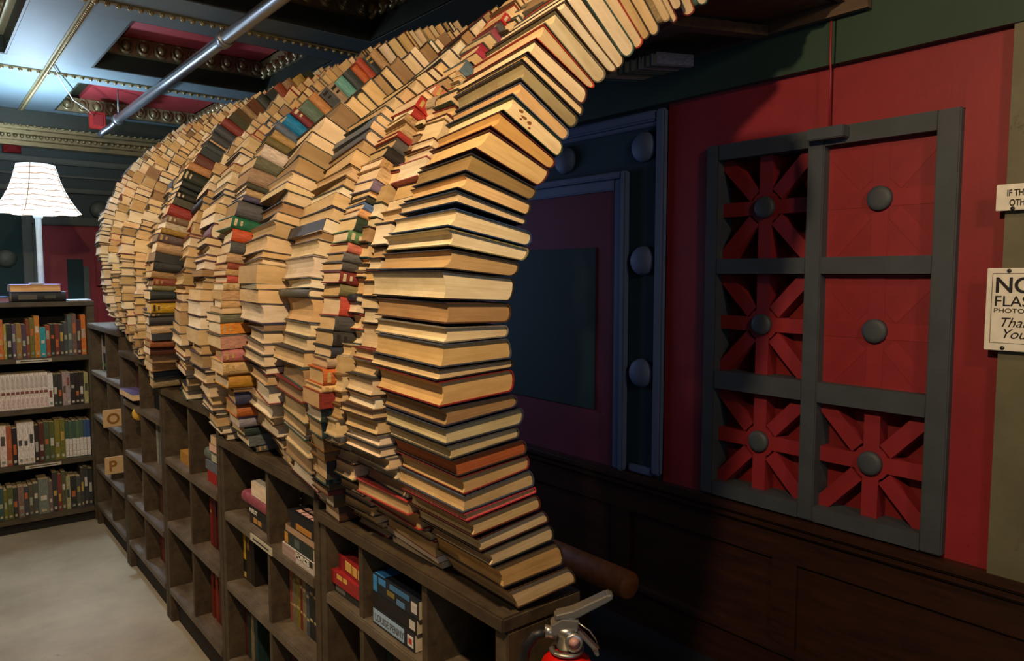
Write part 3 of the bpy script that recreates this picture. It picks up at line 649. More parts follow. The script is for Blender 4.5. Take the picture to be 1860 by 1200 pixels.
# --- rings of books further along the tunnel
def smooth(ring, k=4):
    out = []
    for i in range(len(ring)):
        s = ring[max(0, i - k):i + k + 1]; out.append(tuple(sum(p[c] for p in s) / len(s) for c in range(3)))
    return out
def extend(ring, zb, xt, settle=True, Y=0.0):
    """carry the ring down to the board it stands on (its foot settles back onto the board) and over towards the roof; points are (x, z, dy)"""
    r = [(x, z, 0.0) for x, z in ring]
    z0 = r[0][1]
    if settle and z0 > zb:
        sb = (1.6 - zb) / (1.6 - z0)
        out = []
        for x, z, _ in r:
            t = min(max((1.34 - z) / (1.34 - z0), 0.0), 1.0); t = t * t * (3 - 2 * t); k = 1 + (sb - 1) * t
            out.append((x * k, 1.6 + (z - 1.6) * k, Y * (k - 1)))
        r = out
    else:
        x, z, _ = r[0]
        if z > zb + 0.004: r.insert(0, (x + (z - zb) * 0.45, zb, 0.0))
    while len(r) > 2 and r[1][1] <= zb: r.pop(0)
    if r[0][1] < zb:
        t = (zb - r[0][1]) / (r[1][1] - r[0][1]); r[0] = tuple(p + (q - p) * t for p, q in zip(r[0], r[1]))
    x, z = r[-1][:2]; dx, dz = r[-1][0] - r[-4][0], r[-1][1] - r[-4][1]; a = math.atan2(dz, dx)
    while x < xt:
        a *= 0.86; x += 0.06 * math.cos(a); z += 0.06 * math.sin(a); r.append((x, z, 0.0))
    return r
def at_z(ring, z):
    for (x0, z0), (x1, z1) in zip(ring, ring[1:]):
        if z0 <= z <= z1 and z1 > z0: return x0 + (x1 - x0) * (z - z0) / (z1 - z0)
    return ring[0][0] if z < ring[0][1] else ring[-1][0] + (z - ring[-1][1]) * 2.2
def blend(ra, rb, t): return [(x + (at_z(rb, z) - x) * t, z) for x, z in ra]

def walk(ring):
    s = [0.0]
    for p, q in zip(ring, ring[1:]): s.append(s[-1] + math.hypot(q[0] - p[0], q[1] - p[1]))
    return s
def at_s(ring, S, s):
    for i in range(len(S) - 1):
        if s <= S[i + 1] or i == len(S) - 2:
            t = (s - S[i]) / max(S[i + 1] - S[i], 1e-9); return tuple(p + (q - p) * t for p, q in zip(ring[i], ring[i + 1]))

def settled(z, ring, z_first):
    zb = ring[0][1]; sb = (1.6 - zb) / (1.6 - z_first)
    t = min(max((1.34 - z) / (1.34 - z_first), 0.0), 1.0); t = t * t * (3 - 2 * t)
    return 1.6 + (z - 1.6) * (1 + (sb - 1) * t)

def column(Y, ring, L, phi, depth, kind, tmean, where, group, rnd, spines=None, limit=99, dark=0.1, covers=COVERS, off=0.0, wild=0.006, pages=PAGE, stretch=None, special=()):
    """stack of books along the ring; where=None adds them to the uncounted rest"""
    sm = smooth(ring); S = walk(ring); s = 0.0; k = 0
    zs = {}
    if spines:
        cuts = []
        for z0, z1, c in spines: cuts.append((z0, z1, c))
    segs = []
    def s_of_z(z):
        for i in range(len(ring) - 1):
            if ring[i][1] <= z <= ring[i + 1][1]: return S[i] + (z - ring[i][1]) / max(ring[i + 1][1] - ring[i][1], 1e-9) * (S[i + 1] - S[i])
        return S[-1]
    if spines:
        for z0, z1, c in spines:
            a, b = s_of_z(settled(z0, ring, spines[0][0])), s_of_z(settled(z1, ring, spines[0][0]))
            while a - s > 0.012:                      # plain page-edged books in the gaps
                t = min(rnd.uniform(0.018, 0.032), a - s)
                if a - s - t < 0.012: t = a - s
                segs.append((s, s + t, None)); s += t
            if b - s > 0.004: segs.append((s, b - 0.0006, c)); s = b
    while s < S[-1] - 0.02:
        t = max(0.010, rnd.gauss(tmean, tmean * 0.33)); t = min(t, S[-1] - s)
        segs.append((s, s + t - 0.0006, None)); s += t
    for (s0, s1, c) in segs:
        a, b = at_s(ring, S, s0), at_s(ring, S, s1)
        i = min(range(len(sm)), key=lambda q: abs(S[q] - (s0 + s1) / 2)); p, q = sm[max(0, i - 2)], sm[min(len(sm) - 1, i + 2)]
        lean = math.atan2(q[0] - p[0], q[1] - p[1])              # 0 where the stack stands upright
        lean = lean * 0.82 if lean > 0 else lean * 0.12
        lean += rnd.uniform(-0.035, 0.035)
        inw = V(math.cos(lean), 0, -math.sin(lean)); up = V(math.sin(lean), 0, math.cos(lean))
        T = max(((b[0] - a[0]) * up.x + (b[1] - a[1]) * up.z), 0.006)
        o = rnd.uniform(-wild, wild) + off
        mid = V((a[0] + b[0]) / 2, Y + (a[2] + b[2]) / 2, (a[1] + b[1]) / 2) + inw * o
        ph = phi + rnd.uniform(-0.05, 0.05); Lk = (L + (stretch(mid.z) if stretch else 0.0)) * rnd.uniform(0.9, 1.06); dk = depth * rnd.uniform(0.9, 1.08)
        y_ax = V(0, 1, 0) * math.cos(ph) + inw * math.sin(ph); x_ax = inw * math.cos(ph) - V(0, 1, 0) * math.sin(ph)
        kd = kind
        if c is None and kind == 'S': kd = 'N'
        elif kind == 'F' and rnd.random() < 0.05: kd = 'O'
        for z0, z1, k2, c2 in special:
            if z0 <= mid.z <= z1: kd, c = k2, c2
        O0 = mid - up * T / 2; O1 = mid + up * T / 2
        P = [O0, O1, O0 + x_ax * dk, O1 + x_ax * dk]; P += [v + y_ax * Lk for v in P]
        cov = c or rnd.choice(covers); paper = rnd.random() < 0.18
        pg = rnd.choice(PAGE_DARK) if rnd.random() < dark else rnd.choice(pages)
        C1, C2 = (lin(cov) if c else jitter(cov, 0.2, rnd)), jitter(pg, 0.10, rnd)
        k += 1
        if where and k <= limit:
            bands = None
            if kd == 'S' and T > 0.012 and rnd.random() < 0.22:
                gc_ = rnd.choice(['c8a860', 'd8c8a0', 'b89858', '201c18'])
                bands = [(0.2, 0.8, 0.05, 0.10, gc_), (0.3, 0.7, 0.16, 0.20, gc_)]
            make_book('stacked_book', P, kd, C1, C2, f'{thick(T)} {hue(cov)} book, {ordinal(k)} up in the {where}', group, paper, rnd, bands)
        else: stuff_book(P, kd, C1, C2, paper, rnd)
    return k

TOP = [0.945, 1.005, 1.092, 1.192, 1.295]
rD, rE, rF, rH = RINGS['D'][1], RINGS['E'][1], RINGS['F'][1], RINGS['H'][1]
rI = [(0.90, 1.25), (0.853, 1.312), (0.814, 1.381), (0.786, 1.473), (0.758, 1.654), (0.751, 1.803), (0.783, 1.953), (0.841, 2.076), (0.941, 2.204), (1.05, 2.31), (1.162, 2.411), (1.41, 2.554)]
XT = 1.62
counts = []
rr = random.Random(5)
foot = [(0.879, 0.946), (0.845, 1.01), (0.81, 1.06), (0.782, 1.11), (0.768, 1.15), (0.758, 1.19)]
rB = extend(foot + [(x + 0.022, z) for x, z in rD if z > 1.22], TOP[0], XT, False)
def back(z):                                           # how far the next column's foot is set back
    t = min(max((1.34 - z) / 0.35, 0.0), 1.0); return 0.2 * t * t * (3 - 2 * t)
yfar = lambda z: 1.072 + lerp_tab(z, LEN) * 0.985          # far ends of the mouth column's books
counts.append(column(1.0, [(x + 0.004, z, yfar(z) - 1.0) for x, z, d in rB], 0.0, 0.05, 0.13, 'F', 0.032, 'second column from the tunnel mouth', 'books of the second column', rr, limit=34, wild=0.010, covers=COVERS + ['d85048', 'd87474', 'c03434'], stretch=lambda z: max(1.478 + 0.4 * back(z) - yfar(z), 0.06)))
counts.append(column(1.482, [(x + 0.010, z, 0.4 * back(z)) for x, z, d in rB], 0.05, 0.02, 0.12, 'F', 0.029, None, '', rr, wild=0.012, stretch=lambda z: 0.55 * back(z)))
counts.append(column(1.52, extend(rD, TOP[0] + 0.001, XT, True, 1.52), 0.125, 0.10, 0.165, 'S', 0.03, 'third column from the tunnel mouth', 'books of the third column with spines showing', rr, spines=D_SP, limit=50))
counts.append(column(1.66, extend(blend(rD, rE, 0.38), TOP[0] + 0.03, XT, True, 1.66), 0.275, 0.16, 0.17, 'F', 0.036, 'fourth column from the tunnel mouth', 'books of the fourth column', rr, limit=42, wild=0.004,
    special=((1.70, 1.735, 'O', '35333a'), (1.945, 1.975, 'O', '5e6066'), (1.975, 2.01, 'O', '70777e'), (2.01, 2.03, 'F', '2c4a38'))))
counts.append(column(1.955, extend(rE, TOP[1], XT, True, 1.955), 0.305, 0.19, 0.17, 'F', 0.036, 'fifth column from the tunnel mouth', 'books of the fifth column', rr, limit=42, wild=0.005, dark=0.14))
counts.append(column(2.285, extend(rF, TOP[1] + 0.001, XT, True, 2.285), 0.205, 0.14, 0.165, 'S', 0.03, 'sixth column from the tunnel mouth', 'books of the sixth column with coloured spines', rr, spines=F_SP, limit=50))
counts.append(column(2.52, extend(blend(rF, rH, 0.25), TOP[1], XT, True, 2.52), 0.27, 0.17, 0.17, 'F', 0.034, None, '', rr))
counts.append(column(2.82, extend([(x + 0.015, z) for x, z in blend(rH, rF, 0.4)], TOP[2], XT, True, 2.82), 0.33, 0.20, 0.17, 'F', 0.035, None, '', rr, wild=0.008))
counts.append(column(3.20, extend(rH, TOP[2] + 0.001, XT, True, 3.2), 0.165, 0.10, 0.17, 'S', 0.03, 'far column of dark and yellow spines', 'books of the far spine column', rr, spines=H_SP, limit=36))
counts.append(column(3.385, extend([(x + 0.02, z) for x, z in blend(rH, rI, 0.15)], TOP[2], XT, True, 3.385), 0.17, 0.16, 0.16, 'F', 0.035, None, '', rr))
counts.append(column(3.57, extend([(x + 0.005, z) for x, z in blend(rH, rI, 0.3)], TOP[3], XT), 0.24, 0.2, 0.16, 'F', 0.035, None, '', rr))
counts.append(column(3.83, extend(blend(rH, rI, 0.5), TOP[3], XT), 0.22, 0.18, 0.16, 'F', 0.035, None, '', rr))
counts.append(column(4.07, extend(blend(rH, rI, 0.7), TOP[3], XT), 0.2, 0.18, 0.16, 'F', 0.035, None, '', rr))
counts.append(column(4.29, extend(blend(rH, rI, 0.85), TOP[4], XT), 0.27, 0.12, 0.16, 'F', 0.03, None, '', rr, covers=COVERS + ['e8e4dc', 'd8d4cc'], pages=['f0e8d8', 'ece0c8', 'e8d8b8']))  # paler covers and pages put the lamp's white light into the colour
me = tint_mesh('tunnel_books', STUFF); me.materials.append(M['cover']); me.materials.append(M['pages'])
o = bpy.data.objects.new('tunnel_books', me); COL.objects.link(o)
tag(o, 'uncounted remaining books stacked along the far part and top of the book tunnel', 'books', kind='stuff')
import sys; print('COLUMN COUNTS', counts, sum(1 for o in bpy.data.objects if o.name.startswith('stacked_book')))

# ------------------------------------------------------------------ aisle bookcases under the tunnel
FX = 0.85; BX = 1.095
units = [  # near y, far y, top, dividers, shelf heights, label
    (1.05, 1.886, TOP[0], (1.348, 1.650), (0.72, 0.44, 0.15), 'dark wooden bookcase unit with three bays under the tunnel mouth'),
    (1.889, 2.742, TOP[1], (2.285,), (0.73, 0.465, 0.165), 'second low bookcase unit from the tunnel mouth with a white shelf tag'),
    (2.745, 3.552, TOP[2], (3.145,), (0.775, 0.477, 0.165), 'middle low bookcase unit under the tunnel with red books on its shelves'),
    (3.555, 4.372, TOP[3], (3.970,), (0.931, 0.655, 0.405, 0.155), 'low bookcase unit beyond the middle one, under the dark and yellow spines'),
    (4.375, 5.26, TOP[4], (4.770,), (1.000, 0.722, 0.392, 0.145), 'far low bookcase unit against the corner with two letter plaques'),
]
UN = []
for y0, y1, top, divs, shelves, lab in units:
    e = empty('low_bookcase', (0.97, (y0 + y1) / 2, 0), lab, 'bookcase', 'low bookcases under the book tunnel'); UN.append(e)
    BX = 1.044 if y0 < 1.5 else 1.095
    def ub(n, m, *b, bevel=0.0): return box(n, m, *b, parent=e, bevel=bevel)
    ub('top_board', M['tunnelwood'], FX - 0.012, BX + 0.004, y0, y1, top - 0.032, top - 0.0006, bevel=0.004)
    for a in (y0, y1 - 0.04): ub('side_panel', M['tunnelwood'], FX, BX, a, a + 0.04, 0.0, top - 0.0325, bevel=0.003)
    ub('back_panel', M['darkback'], BX - 0.012, BX, y0 + 0.0405, y1 - 0.0405, 0.06, top - 0.033)
    ub('kick_board', M['darkback'], FX + 0.03, FX + 0.045, y0 + 0.0405, y1 - 0.0405, 0.0, shelves[-1] - 0.0325)
    ds = [y0 + 0.04] + [d for d in divs] + [y1 - 0.04]
    for si, z in enumerate(shelves):
        ub('shelf', M['shelfwood'], FX - 0.004, BX - 0.0125, y0 + 0.0405, y1 - 0.0405, z - 0.03, z, bevel=0.003)
        zt = (shelves[si - 1] - 0.0305) if si else top - 0.0325
        for d in divs: ub('divider', M['tunnelwood'], FX + 0.002, BX - 0.0125, d - 0.011, d + 0.011, z + 0.0005, zt)

def flat_book(y0, y1, z, t, depth, kind, cover, page, label, name='flat_book', x=None, group=None, bands=None, paper=True, skew=0.0):
    x = FX + 0.03 if x is None else x
    P = [V(x, y0, z), V(x, y0, z + t), V(x + depth, y0, z), V(x + depth, y0, z + t)]; P += [p + V(skew, y1 - y0, 0) for p in P]
    return make_book(name, P, kind, lin(cover), lin(page), label, group, paper, bands=bands)
def upright(y0, t, z, h, depth, cover, label, x=None, group=None, bands=None, lean=0.0, page='e0cca0', paper=True):
    x = FX + 0.06 if x is None else x
    P = [V(x, y0 + t, z), V(x, y0, z), V(x + depth, y0 + t, z), V(x + depth, y0, z)]; P += [p + V(0, lean, h) for p in P]
    return make_book('upright_book', P, 'O', lin(cover), lin(page), label, group, paper, bands=bands)

# unit 1, bay nearest the middle: three stacked books under the blue one, then the red pair
z = 0.7205
P0 = 1.372
b = flat_book(P0 + 0.035, P0 + 0.235, z, 0.044, 0.13, 'O', '20242c', 'dcd0b4', 'pale blue spined paperback at the bottom of a stack of three', x=FX + 0.012, bands=[(0.12, 0.9, 0.24, 0.985, 'a8c8e4'), (0.2, 0.8, 0.03, 0.16, 'e8e4dc'), (0.35, 0.65, 0.06, 0.13, 'c83a30')])
text('lettering', 'LOUISE PENNY', (FX + 0.0108, P0 + 0.222, z + 0.013), ROT_W, 0.026, M['steel'], b, sx=0.80)
b = flat_book(P0 + 0.03, P0 + 0.238, z + 0.0445, 0.036, 0.13, 'O', '161618', 'd8ccb0', 'black paperback in the middle of a stack of three beside an empty bay', x=FX + 0.014, bands=[(0.2, 0.8, 0.03, 0.15, 'd8d4cc')])
b = flat_book(P0 + 0.024, P0 + 0.24, z + 0.081, 0.046, 0.13, 'O', '1c2430', 'd8ccb0', 'thick dark paperback with bright blue artwork on top of a stack of three', x=FX + 0.016, bands=[(0.25, 0.8, 0.03, 0.15, 'd8d4cc'), (0.05, 0.95, 0.90, 0.985, '3c9ae0'), (0.6, 0.95, 0.70, 0.86, '3c8cd0'), (0.1, 0.4, 0.28, 0.45, '5a8ab8'), (0.7, 0.97, 0.18, 0.6, '4078a8'), (0.3, 0.55, 0.5, 0.66, '8a7c3c')])
box('cover_art', M['bluefoil'], FX + 0.02, FX + 0.10, P0 + 0.19, P0 + 0.236, z + 0.1272, z + 0.1279, parent=b)
P1 = 1.672
flat_book(P1 + 0.005, P1 + 0.17, z, 0.026, 0.12, 'O', '2c2c28', 'c8bc9c', 'dark grey book lying under the two red paperbacks', x=FX + 0.02, bands=[(0.2, 0.8, 0.6, 0.95, '6a6a64')])
b = flat_book(P1 + 0.004, P1 + 0.175, z + 0.0265, 0.036, 0.12, 'O', 'a82424', 'd8ccb0', 'lower of two red paperbacks with yellow titles in the bookcase under the tunnel mouth', x=FX + 0.014, bands=[(0.55, 0.9, 0.45, 0.58, 'f0c060'), (0.55, 0.9, 0.62, 0.80, 'f0c060')])
b = flat_book(P1 + 0.0, P1 + 0.165, z + 0.063, 0.04, 0.12, 'O', '9c2226', 'd8ccb0', 'upper of two red paperbacks with yellow titles in the bookcase under the tunnel mouth', x=FX + 0.02, skew=0.012, bands=[(0.3, 0.92, 0.06, 0.2, 'e8b850'), (0.3, 0.92, 0.24, 0.42, 'f0c060'), (0.3, 0.92, 0.46, 0.70, 'f0c868')])
flat_book(1.08, 1.24, 0.4405, 0.05, 0.13, 'F', '8a7050', 'd8b888', 'tan book lying in the lower bay beneath the tunnel mouth', x=FX + 0.01)
upright(1.60, 0.03, 0.4405, 0.2, 0.13, '1f4040', 'dark teal book standing against the divider below the blue paperback stack')
upright(1.565, 0.028, 0.4405, 0.19, 0.13, '4a2020', 'dark maroon book standing beside the dark teal one in the lower bay')

# unit 2
z = 0.7305
b = upright(2.0, 0.05, z, 0.225, 0.13, '121210', 'large black coil bound book standing face out behind a stack', x=FX + 0.09)
# turn it face out: a thin slab of cover with lettering
box('cover_face', M['black'], FX + 0.086, FX + 0.0895, 1.945, 2.20, z, z + 0.228, parent=b)
for i, (u, h, l) in enumerate(((0.055, 0.165, 0.03), (0.088, 0.17, 0.028), (0.112, 0.178, 0.03), (0.03, 0.115, 0.032), (0.07, 0.122, 0.03), (0.12, 0.138, 0.028), (0.15, 0.145, 0.022), (0.048, 0.125, 0.012))):
    box('faint_letter', M['trimgrey'], FX + 0.0853, FX + 0.0859, 2.185 - u - 0.006, 2.185 - u, z + h - l / 2, z + h + l / 2, parent=b)
for i in range(9): MB().tube([(FX + 0.084, 2.203, z + 0.02 + 0.022 * i), (FX + 0.080, 2.209, z + 0.021 + 0.022 * i), (FX + 0.084, 2.214, z + 0.02 + 0.022 * i), (FX + 0.09, 2.209, z + 0.02 + 0.022 * i)], 0.0025, 6).build('binding_coil', M['alu'], b, True, origin=(FX + 0.084, 2.208, z + 0.02 + 0.022 * i))
y = 1.945
b = flat_book(y, y + 0.23, z, 0.038, 0.07, 'O', 'd8d0c4', 'd8ccb0', 'half white half pink spined book with bold capitals under the front stack', x=FX + 0.005, bands=[(0.05, 0.95, 0.55, 0.99, 'b89c90'), (0.5, 0.98, 0.03, 0.54, '1c1a18')])
text('lettering', 'FORCE', (FX + 0.0036, y + 0.125, z + 0.0205), ROT_W, 0.021, M['white'], b, sx=1.5, bold=0.0008)
flat_book(y + 0.01, y + 0.22, z + 0.0385, 0.040, 0.07, 'O', '24302a', 'c8bc9c', 'dark green book with an orange end on the white spined book', x=FX + 0.008, bands=[(0.1, 0.9, 0.86, 0.98, 'd89838'), (0.2, 0.8, 0.45, 0.62, '5a6a60')])
flat_book(y + 0.0, y + 0.21, z + 0.079, 0.022, 0.07, 'F', '6a4a30', 'b89878', 'slim brown book between the dark green and the black titled books', x=FX + 0.008)
b = flat_book(y + 0.0, y + 0.17, z + 0.1015, 0.024, 0.07, 'O', '1a1614', 'c8bc9c', 'black book with an orange title near the top of the front stack', x=FX + 0.008, bands=[(0.15, 0.9, 0.10, 0.75, 'c88830')])
b = flat_book(y + 0.0, y + 0.185, z + 0.126, 0.026, 0.07, 'O', '121010', 'c8bc9c', 'black book with pale pink letters on its cover, topmost of the front stack', x=FX + 0.008)
for i in range(2):
    for k in range(4): box('faint_letter', M['paleink'], FX + 0.02 + 0.024 * i, FX + 0.036 + 0.024 * i, y + 0.025 + 0.033 * k, y + 0.05 + 0.033 * k + 0.004 * (k % 2), z + 0.1522, z + 0.1527, parent=b)
y = 2.33
flat_book(y, y + 0.2, z, 0.03, 0.15, 'O', '2c241c', 'c8b48c', 'dark book with an orange title at the bottom of the pink topped stack', x=FX + 0.03, bands=[(0.3, 0.85, 0.45, 0.62, 'd8a050'), (0.3, 0.85, 0.66, 0.82, 'd8a050')])
b = flat_book(y, y + 0.215, z + 0.0305, 0.03, 0.15, 'O', '181816', 'c8b48c', 'black book with white capitals under the pink book', x=FX + 0.03)
text('lettering', 'FREE ST', (FX + 0.0288, y + 0.20, z + 0.039), ROT_W, 0.02, M['white'], b, sx=1.1, bold=0.0005)
flat_book(y - 0.01, y + 0.26, z + 0.061, 0.04, 0.16, 'O', '9a4c58', 'd0b090', 'dusty pink book in the stack near the white shelf tag', x=FX + 0.022, paper=False)
flat_book(y - 0.01, y + 0.18, z + 0.1015, 0.05, 0.16, 'F', 'd8ccb8', 'f0dcc0', 'white paged book on top of the dusty pink book', x=FX + 0.03)
GU = 'upright books in the second bookcase unit'
yy = 2.262
for t, h, c, nm in ((0.024, 0.185, 'c07060', 'pink'), (0.026, 0.19, '7c7a5c', 'grey green'), (0.032, 0.20, '8c7c34', 'olive yellow'), (0.016, 0.185, '7c2420', 'red'), (0.028, 0.18, '8a7a58', 'tan'), (0.022, 0.165, '4c5866', 'blue grey'), (0.03, 0.19, '1c2420', 'black green'), (0.03, 0.185, '2a2420', 'dark brown'), (0.028, 0.19, '141614', 'black'), (0.034, 0.18, '30352c', 'dark olive')):
    yy -= t + 0.001
    upright(yy, t, 0.4655, h, 0.13, c, f'{nm} book standing in the upright row below the titled stack', group=GU, bands=[(0.15, 0.85, 0.75, 0.8, 'c8b480'), (0.15, 0.85, 0.3, 0.34, 'c8b480')])
yy = 2.70
for t, h, c, nm, bd in ((0.03, 0.215, '141412', 'black', [(0.05, 0.95, 0.35, 0.98, 'd8b030'), (0.1, 0.9, 0.03, 0.12, 'd8c060')]), (0.045, 0.2, '3c3024', 'brown', [(0.2, 0.8, 0.6, 0.85, '8a6a40')]), (0.035, 0.175, '241c14', 'dark brown', None)):
    yy -= t + 0.002
    upright(yy, t, 0.4655, h, 0.13, c, {'black': 'black book with a yellow upper spine', 'brown': 'brown illustrated book beside the yellow spined one', 'dark brown': 'dark brown book between the illustrated and teal ones'}[nm], group=None, bands=bd)
for i, (t, h, c, nm) in enumerate(((0.03, 0.2, '3c5a5e', 'teal'), (0.02, 0.2, '2f7a94', 'bright teal'), (0.03, 0.19, '3a4440', 'grey teal'))):
    upright(2.40 - 0.033 * i, t, 0.4655, h, 0.13, c, f'{nm} book standing left of the pink one under the shelf tag')
for i, c in enumerate(('6a2420', '2a3a34', '8a7a5c', '1c3c3a', '5c3428', '24304a', '704a3a', '303028')):
    upright(2.68 - 0.036 * i if i < 4 else 2.23 - 0.036 * (i - 4), 0.03, 0.1655, 0.2 - 0.01 * (i % 3), 0.13, c, f'{hue(c)} book standing {ordinal(i + 1)} along the bottom shelf of the second unit', group='books on the bottom shelf of the second unit')
t_ = empty('shelf_tag', (FX - 0.006, 2.33, 0.71), 'white printed tag stuck on a shelf edge below the pink book', 'label')
box('card', M['tag'], FX - 0.0075, FX - 0.0045, 2.235, 2.425, 0.704, 0.728, parent=t_)
box('print_line', M['ink'], FX - 0.0079, FX - 0.0074, 2.26, 2.40, 0.713, 0.718, parent=t_)

# unit 3
z = 0.7755
y = 2.80
flat_book(y, y + 0.2, z, 0.045, 0.15, 'O', 'b02018', 'd0b890', 'bright red book at the bottom of the stack with grey books above', bands=[(0.1, 0.9, 0.05, 0.2, '4a8a40'), (0.1, 0.9, 0.3, 0.42, '20201c')])
flat_book(y, y + 0.225, z + 0.0455, 0.036, 0.15, 'O', '6a727c', 'd0b890', 'silver grey book above the bright red book', bands=[(0.2, 0.8, 0.05, 0.2, 'c8c8c4')])
flat_book(y, y + 0.24, z + 0.082, 0.045, 0.15, 'O', '6a7264', 'd0b890', 'grey green hardback on the silver grey book', paper=False, bands=[(0.2, 0.8, 0.35, 0.6, 'c8c8a8')])
flat_book(y, y + 0.17, z + 0.128, 0.03, 0.15, 'F', 'b08078', 'e0b8a0', 'pink edged book on the grey green hardback')
flat_book(y, y + 0.15, z + 0.1585, 0.035, 0.15, 'F', 'a08868', 'd8b890', 'pale book topmost on the stack of grey books')
y = 3.19
flat_book(y, y + 0.2, z, 0.05, 0.15, 'O', 'c08a38', 'd0b890', 'mustard yellow book lying alone in the far bay of the middle unit')
flat_book(y + 0.02, y + 0.15, z + 0.0505, 0.03, 0.12, 'O', '7a7a4c', 'd0b890', 'olive book on the mustard yellow book', x=FX + 0.06)
for i, (t, h, c) in enumerate(((0.03, 0.2, '8a2018'), (0.045, 0.22, '5c1410'), (0.03, 0.215, '4a100c'), (0.03, 0.205, '8c2a1c'), (0.03, 0.21, '4a3020'), (0.03, 0.2, '6a4a34'))):
    upright(3.06 - 0.048 * i, t, 0.4775, h, 0.13, c, f'{hue(c)} book, {ordinal(i + 1)} of the red row in the middle bookcase unit', group='red books in the middle unit', bands=[(0.2, 0.8, 0.7, 0.76, 'c8963c')] if i == 0 else None)
for i, (t, h, c) in enumerate(((0.035, 0.24, '7a2414'), (0.035, 0.235, '8a2c18'), (0.045, 0.235, '5a1810'), (0.04, 0.235, '6a1c12'), (0.04, 0.22, '141412'))):
    upright(3.07 - 0.055 * i, t, 0.1655, h, 0.13, c, f'{hue(c)} book, {ordinal(i + 1)} on the low shelf of the middle unit', group='books on the low shelf of the middle unit', bands=[(0.2, 0.8, 0.8, 0.84, 'a88838')])
# unit 4
flat_book(4.06, 4.33, 0.9315 + 0.0, 0.03, 0.14, 'O', '4c1c18', 'c8b48c', 'dark red book lying flat in the far bay near the corner', x=FX + 0.02)
flat_book(4.03, 4.33, 0.962, 0.03, 0.15, 'F', '605080', 'e8c89c', 'long cream paged book lying over the dark red one', x=FX - 0.02)
upright(4.20, 0.1, 0.9925, 0.12, 0.1, '5c2420', 'squat dark red book standing on the long cream paged book')
flat_book(4.20, 4.31, 1.113, 0.014, 0.11, 'F', 'd8c8a8', 'f0e0c0', 'small cream book on top of the squat dark red one', x=FX + 0.055)
b = upright(3.80, 0.14, 0.9315, 0.13, 0.1, '14140f', 'black book standing near the post beside the long cream paged book')
rb = empty('round_badge', (FX + 0.02, 4.08, 0.85), 'small yellow round badge under the long cream paged book', 'badge')
MB().lathe([(0.0, 0), (0.036, 0), (0.036, 0.006), (0.0, 0.007)], 18, Matrix.Translation((FX + 0.02, 4.08, 0.888)) @ Matrix.Rotation(math.radians(90), 4, 'X')).build('disc', M['gilt'], rb, True, origin=(FX + 0.02, 4.08, 0.888))
for i, (t, h, c) in enumerate(((0.03, 0.2, 'b0a898'), (0.03, 0.2, '6a7a74'), (0.03, 0.195, '8a9088'), (0.02, 0.2, '3c4a48'), (0.025, 0.2, 'b04a34'), (0.025, 0.195, 'c8603c'))):
    upright(3.90 - 0.038 * i, t, 0.6555, h, 0.13, c, f'{hue(c)} book, {ordinal(i + 1)} in the grey and orange row beyond the middle unit', group='grey and orange books beyond the middle unit')
upright(4.20, 0.06, 0.4055, 0.19, 0.12, 'c0a890', 'pale book standing alone on a low shelf beyond the middle unit')
for i, (z, c) in enumerate(((0.4055, '3a2418'), (0.4055, '5c2c1c'), (0.4055, '2c3028'), (0.1555, '5c1c18'), (0.1555, '7a2a20'), (0.1555, '2c3a34'))):
    upright(3.90 - 0.04 * (i % 3), 0.034, z, 0.18, 0.13, c, f'{hue(c)} book, {ordinal(i % 3 + 1)} on the {"lowest" if z < 0.3 else "second lowest"} shelf beyond the middle unit')
# unit 5
for i, c in enumerate(('e0dcd0', '1c1c1c', '3c3c38', 'a8a8a0')):
    upright(5.19 - 0.04 * i, 0.034, 1.0005, 0.215, 0.13, c, f'{hue(c)} book, {ordinal(i + 1)} on the top shelf of the far unit', bands=[(0.1, 0.9, 0.5, 0.7, 'c8c4b8'), (0.1, 0.9, 0.1, 0.2, '6a9a50')])
for i, c in enumerate(('3a4440', '2c3a4a', '5c5a4c', '283028')):
    upright(4.70 - 0.04 * i, 0.034, 0.7225, 0.2, 0.13, c, f'{hue(c)} book, {ordinal(i + 1)} behind the upper letter plaque of the far unit')
for i, c in enumerate(('2c2c2a', '4a4a40', '20282c')):
    upright(4.70 - 0.04 * i, 0.034, 0.3925, 0.2, 0.13, c, f'{hue(c)} book, {ordinal(i + 1)} behind the lower letter plaque of the far unit')
for ch, z0, lab in (('O', 0.755, 'tan letter plaque marked O jutting from the far bookcase unit'), ('P', 0.49, 'tan letter plaque marked P jutting from the far bookcase unit')):
    e = empty('letter_plaque', (0.81, 4.5, z0), lab, 'sign', 'letter plaques of the far unit')
    box('board', M['tan'], 0.775, 0.885, 4.495, 4.505, z0, z0 + 0.098, parent=e, bevel=0.003)
    text('letter', ch, (0.792, 4.494, z0 + 0.02), ROT_B, 0.08, M['brown'], e, bold=0.002)

# ------------------------------------------------------------------ bookcase across the far end
CY = 5.33; CX1 = 0.897
bc = empty('tall_bookcase', (0.5, CY + 0.14, 0), 'dark wooden bookcase full of paperbacks under the glowing lamp', 'bookcase')
def tb(n, m, *b, bevel=0.0): return box(n, m, *b, parent=bc, bevel=bevel)
tb('top_board', M['casewood'], 0.12, CX1, CY - 0.006, CY + 0.28, 1.40, 1.43, bevel=0.003)
tb('side_panel', M['casewood'], CX1 - 0.045, CX1, CY, CY + 0.28, 0, 1.3995, bevel=0.003)
tb('side_panel', M['casewood'], 0.12, 0.165, CY, CY + 0.28, 0, 1.3995, bevel=0.003)
tb('back_panel', M['darkback'], 0.166, CX1 - 0.0455, CY + 0.265, CY + 0.28, 0.05, 1.399)
rowz = (1.085, 0.768, 0.425, 0.092)
for z in rowz: tb('shelf', M['casewood'], 0.1655, CX1 - 0.0455, CY, CY + 0.264, z - 0.03, z, bevel=0.003)
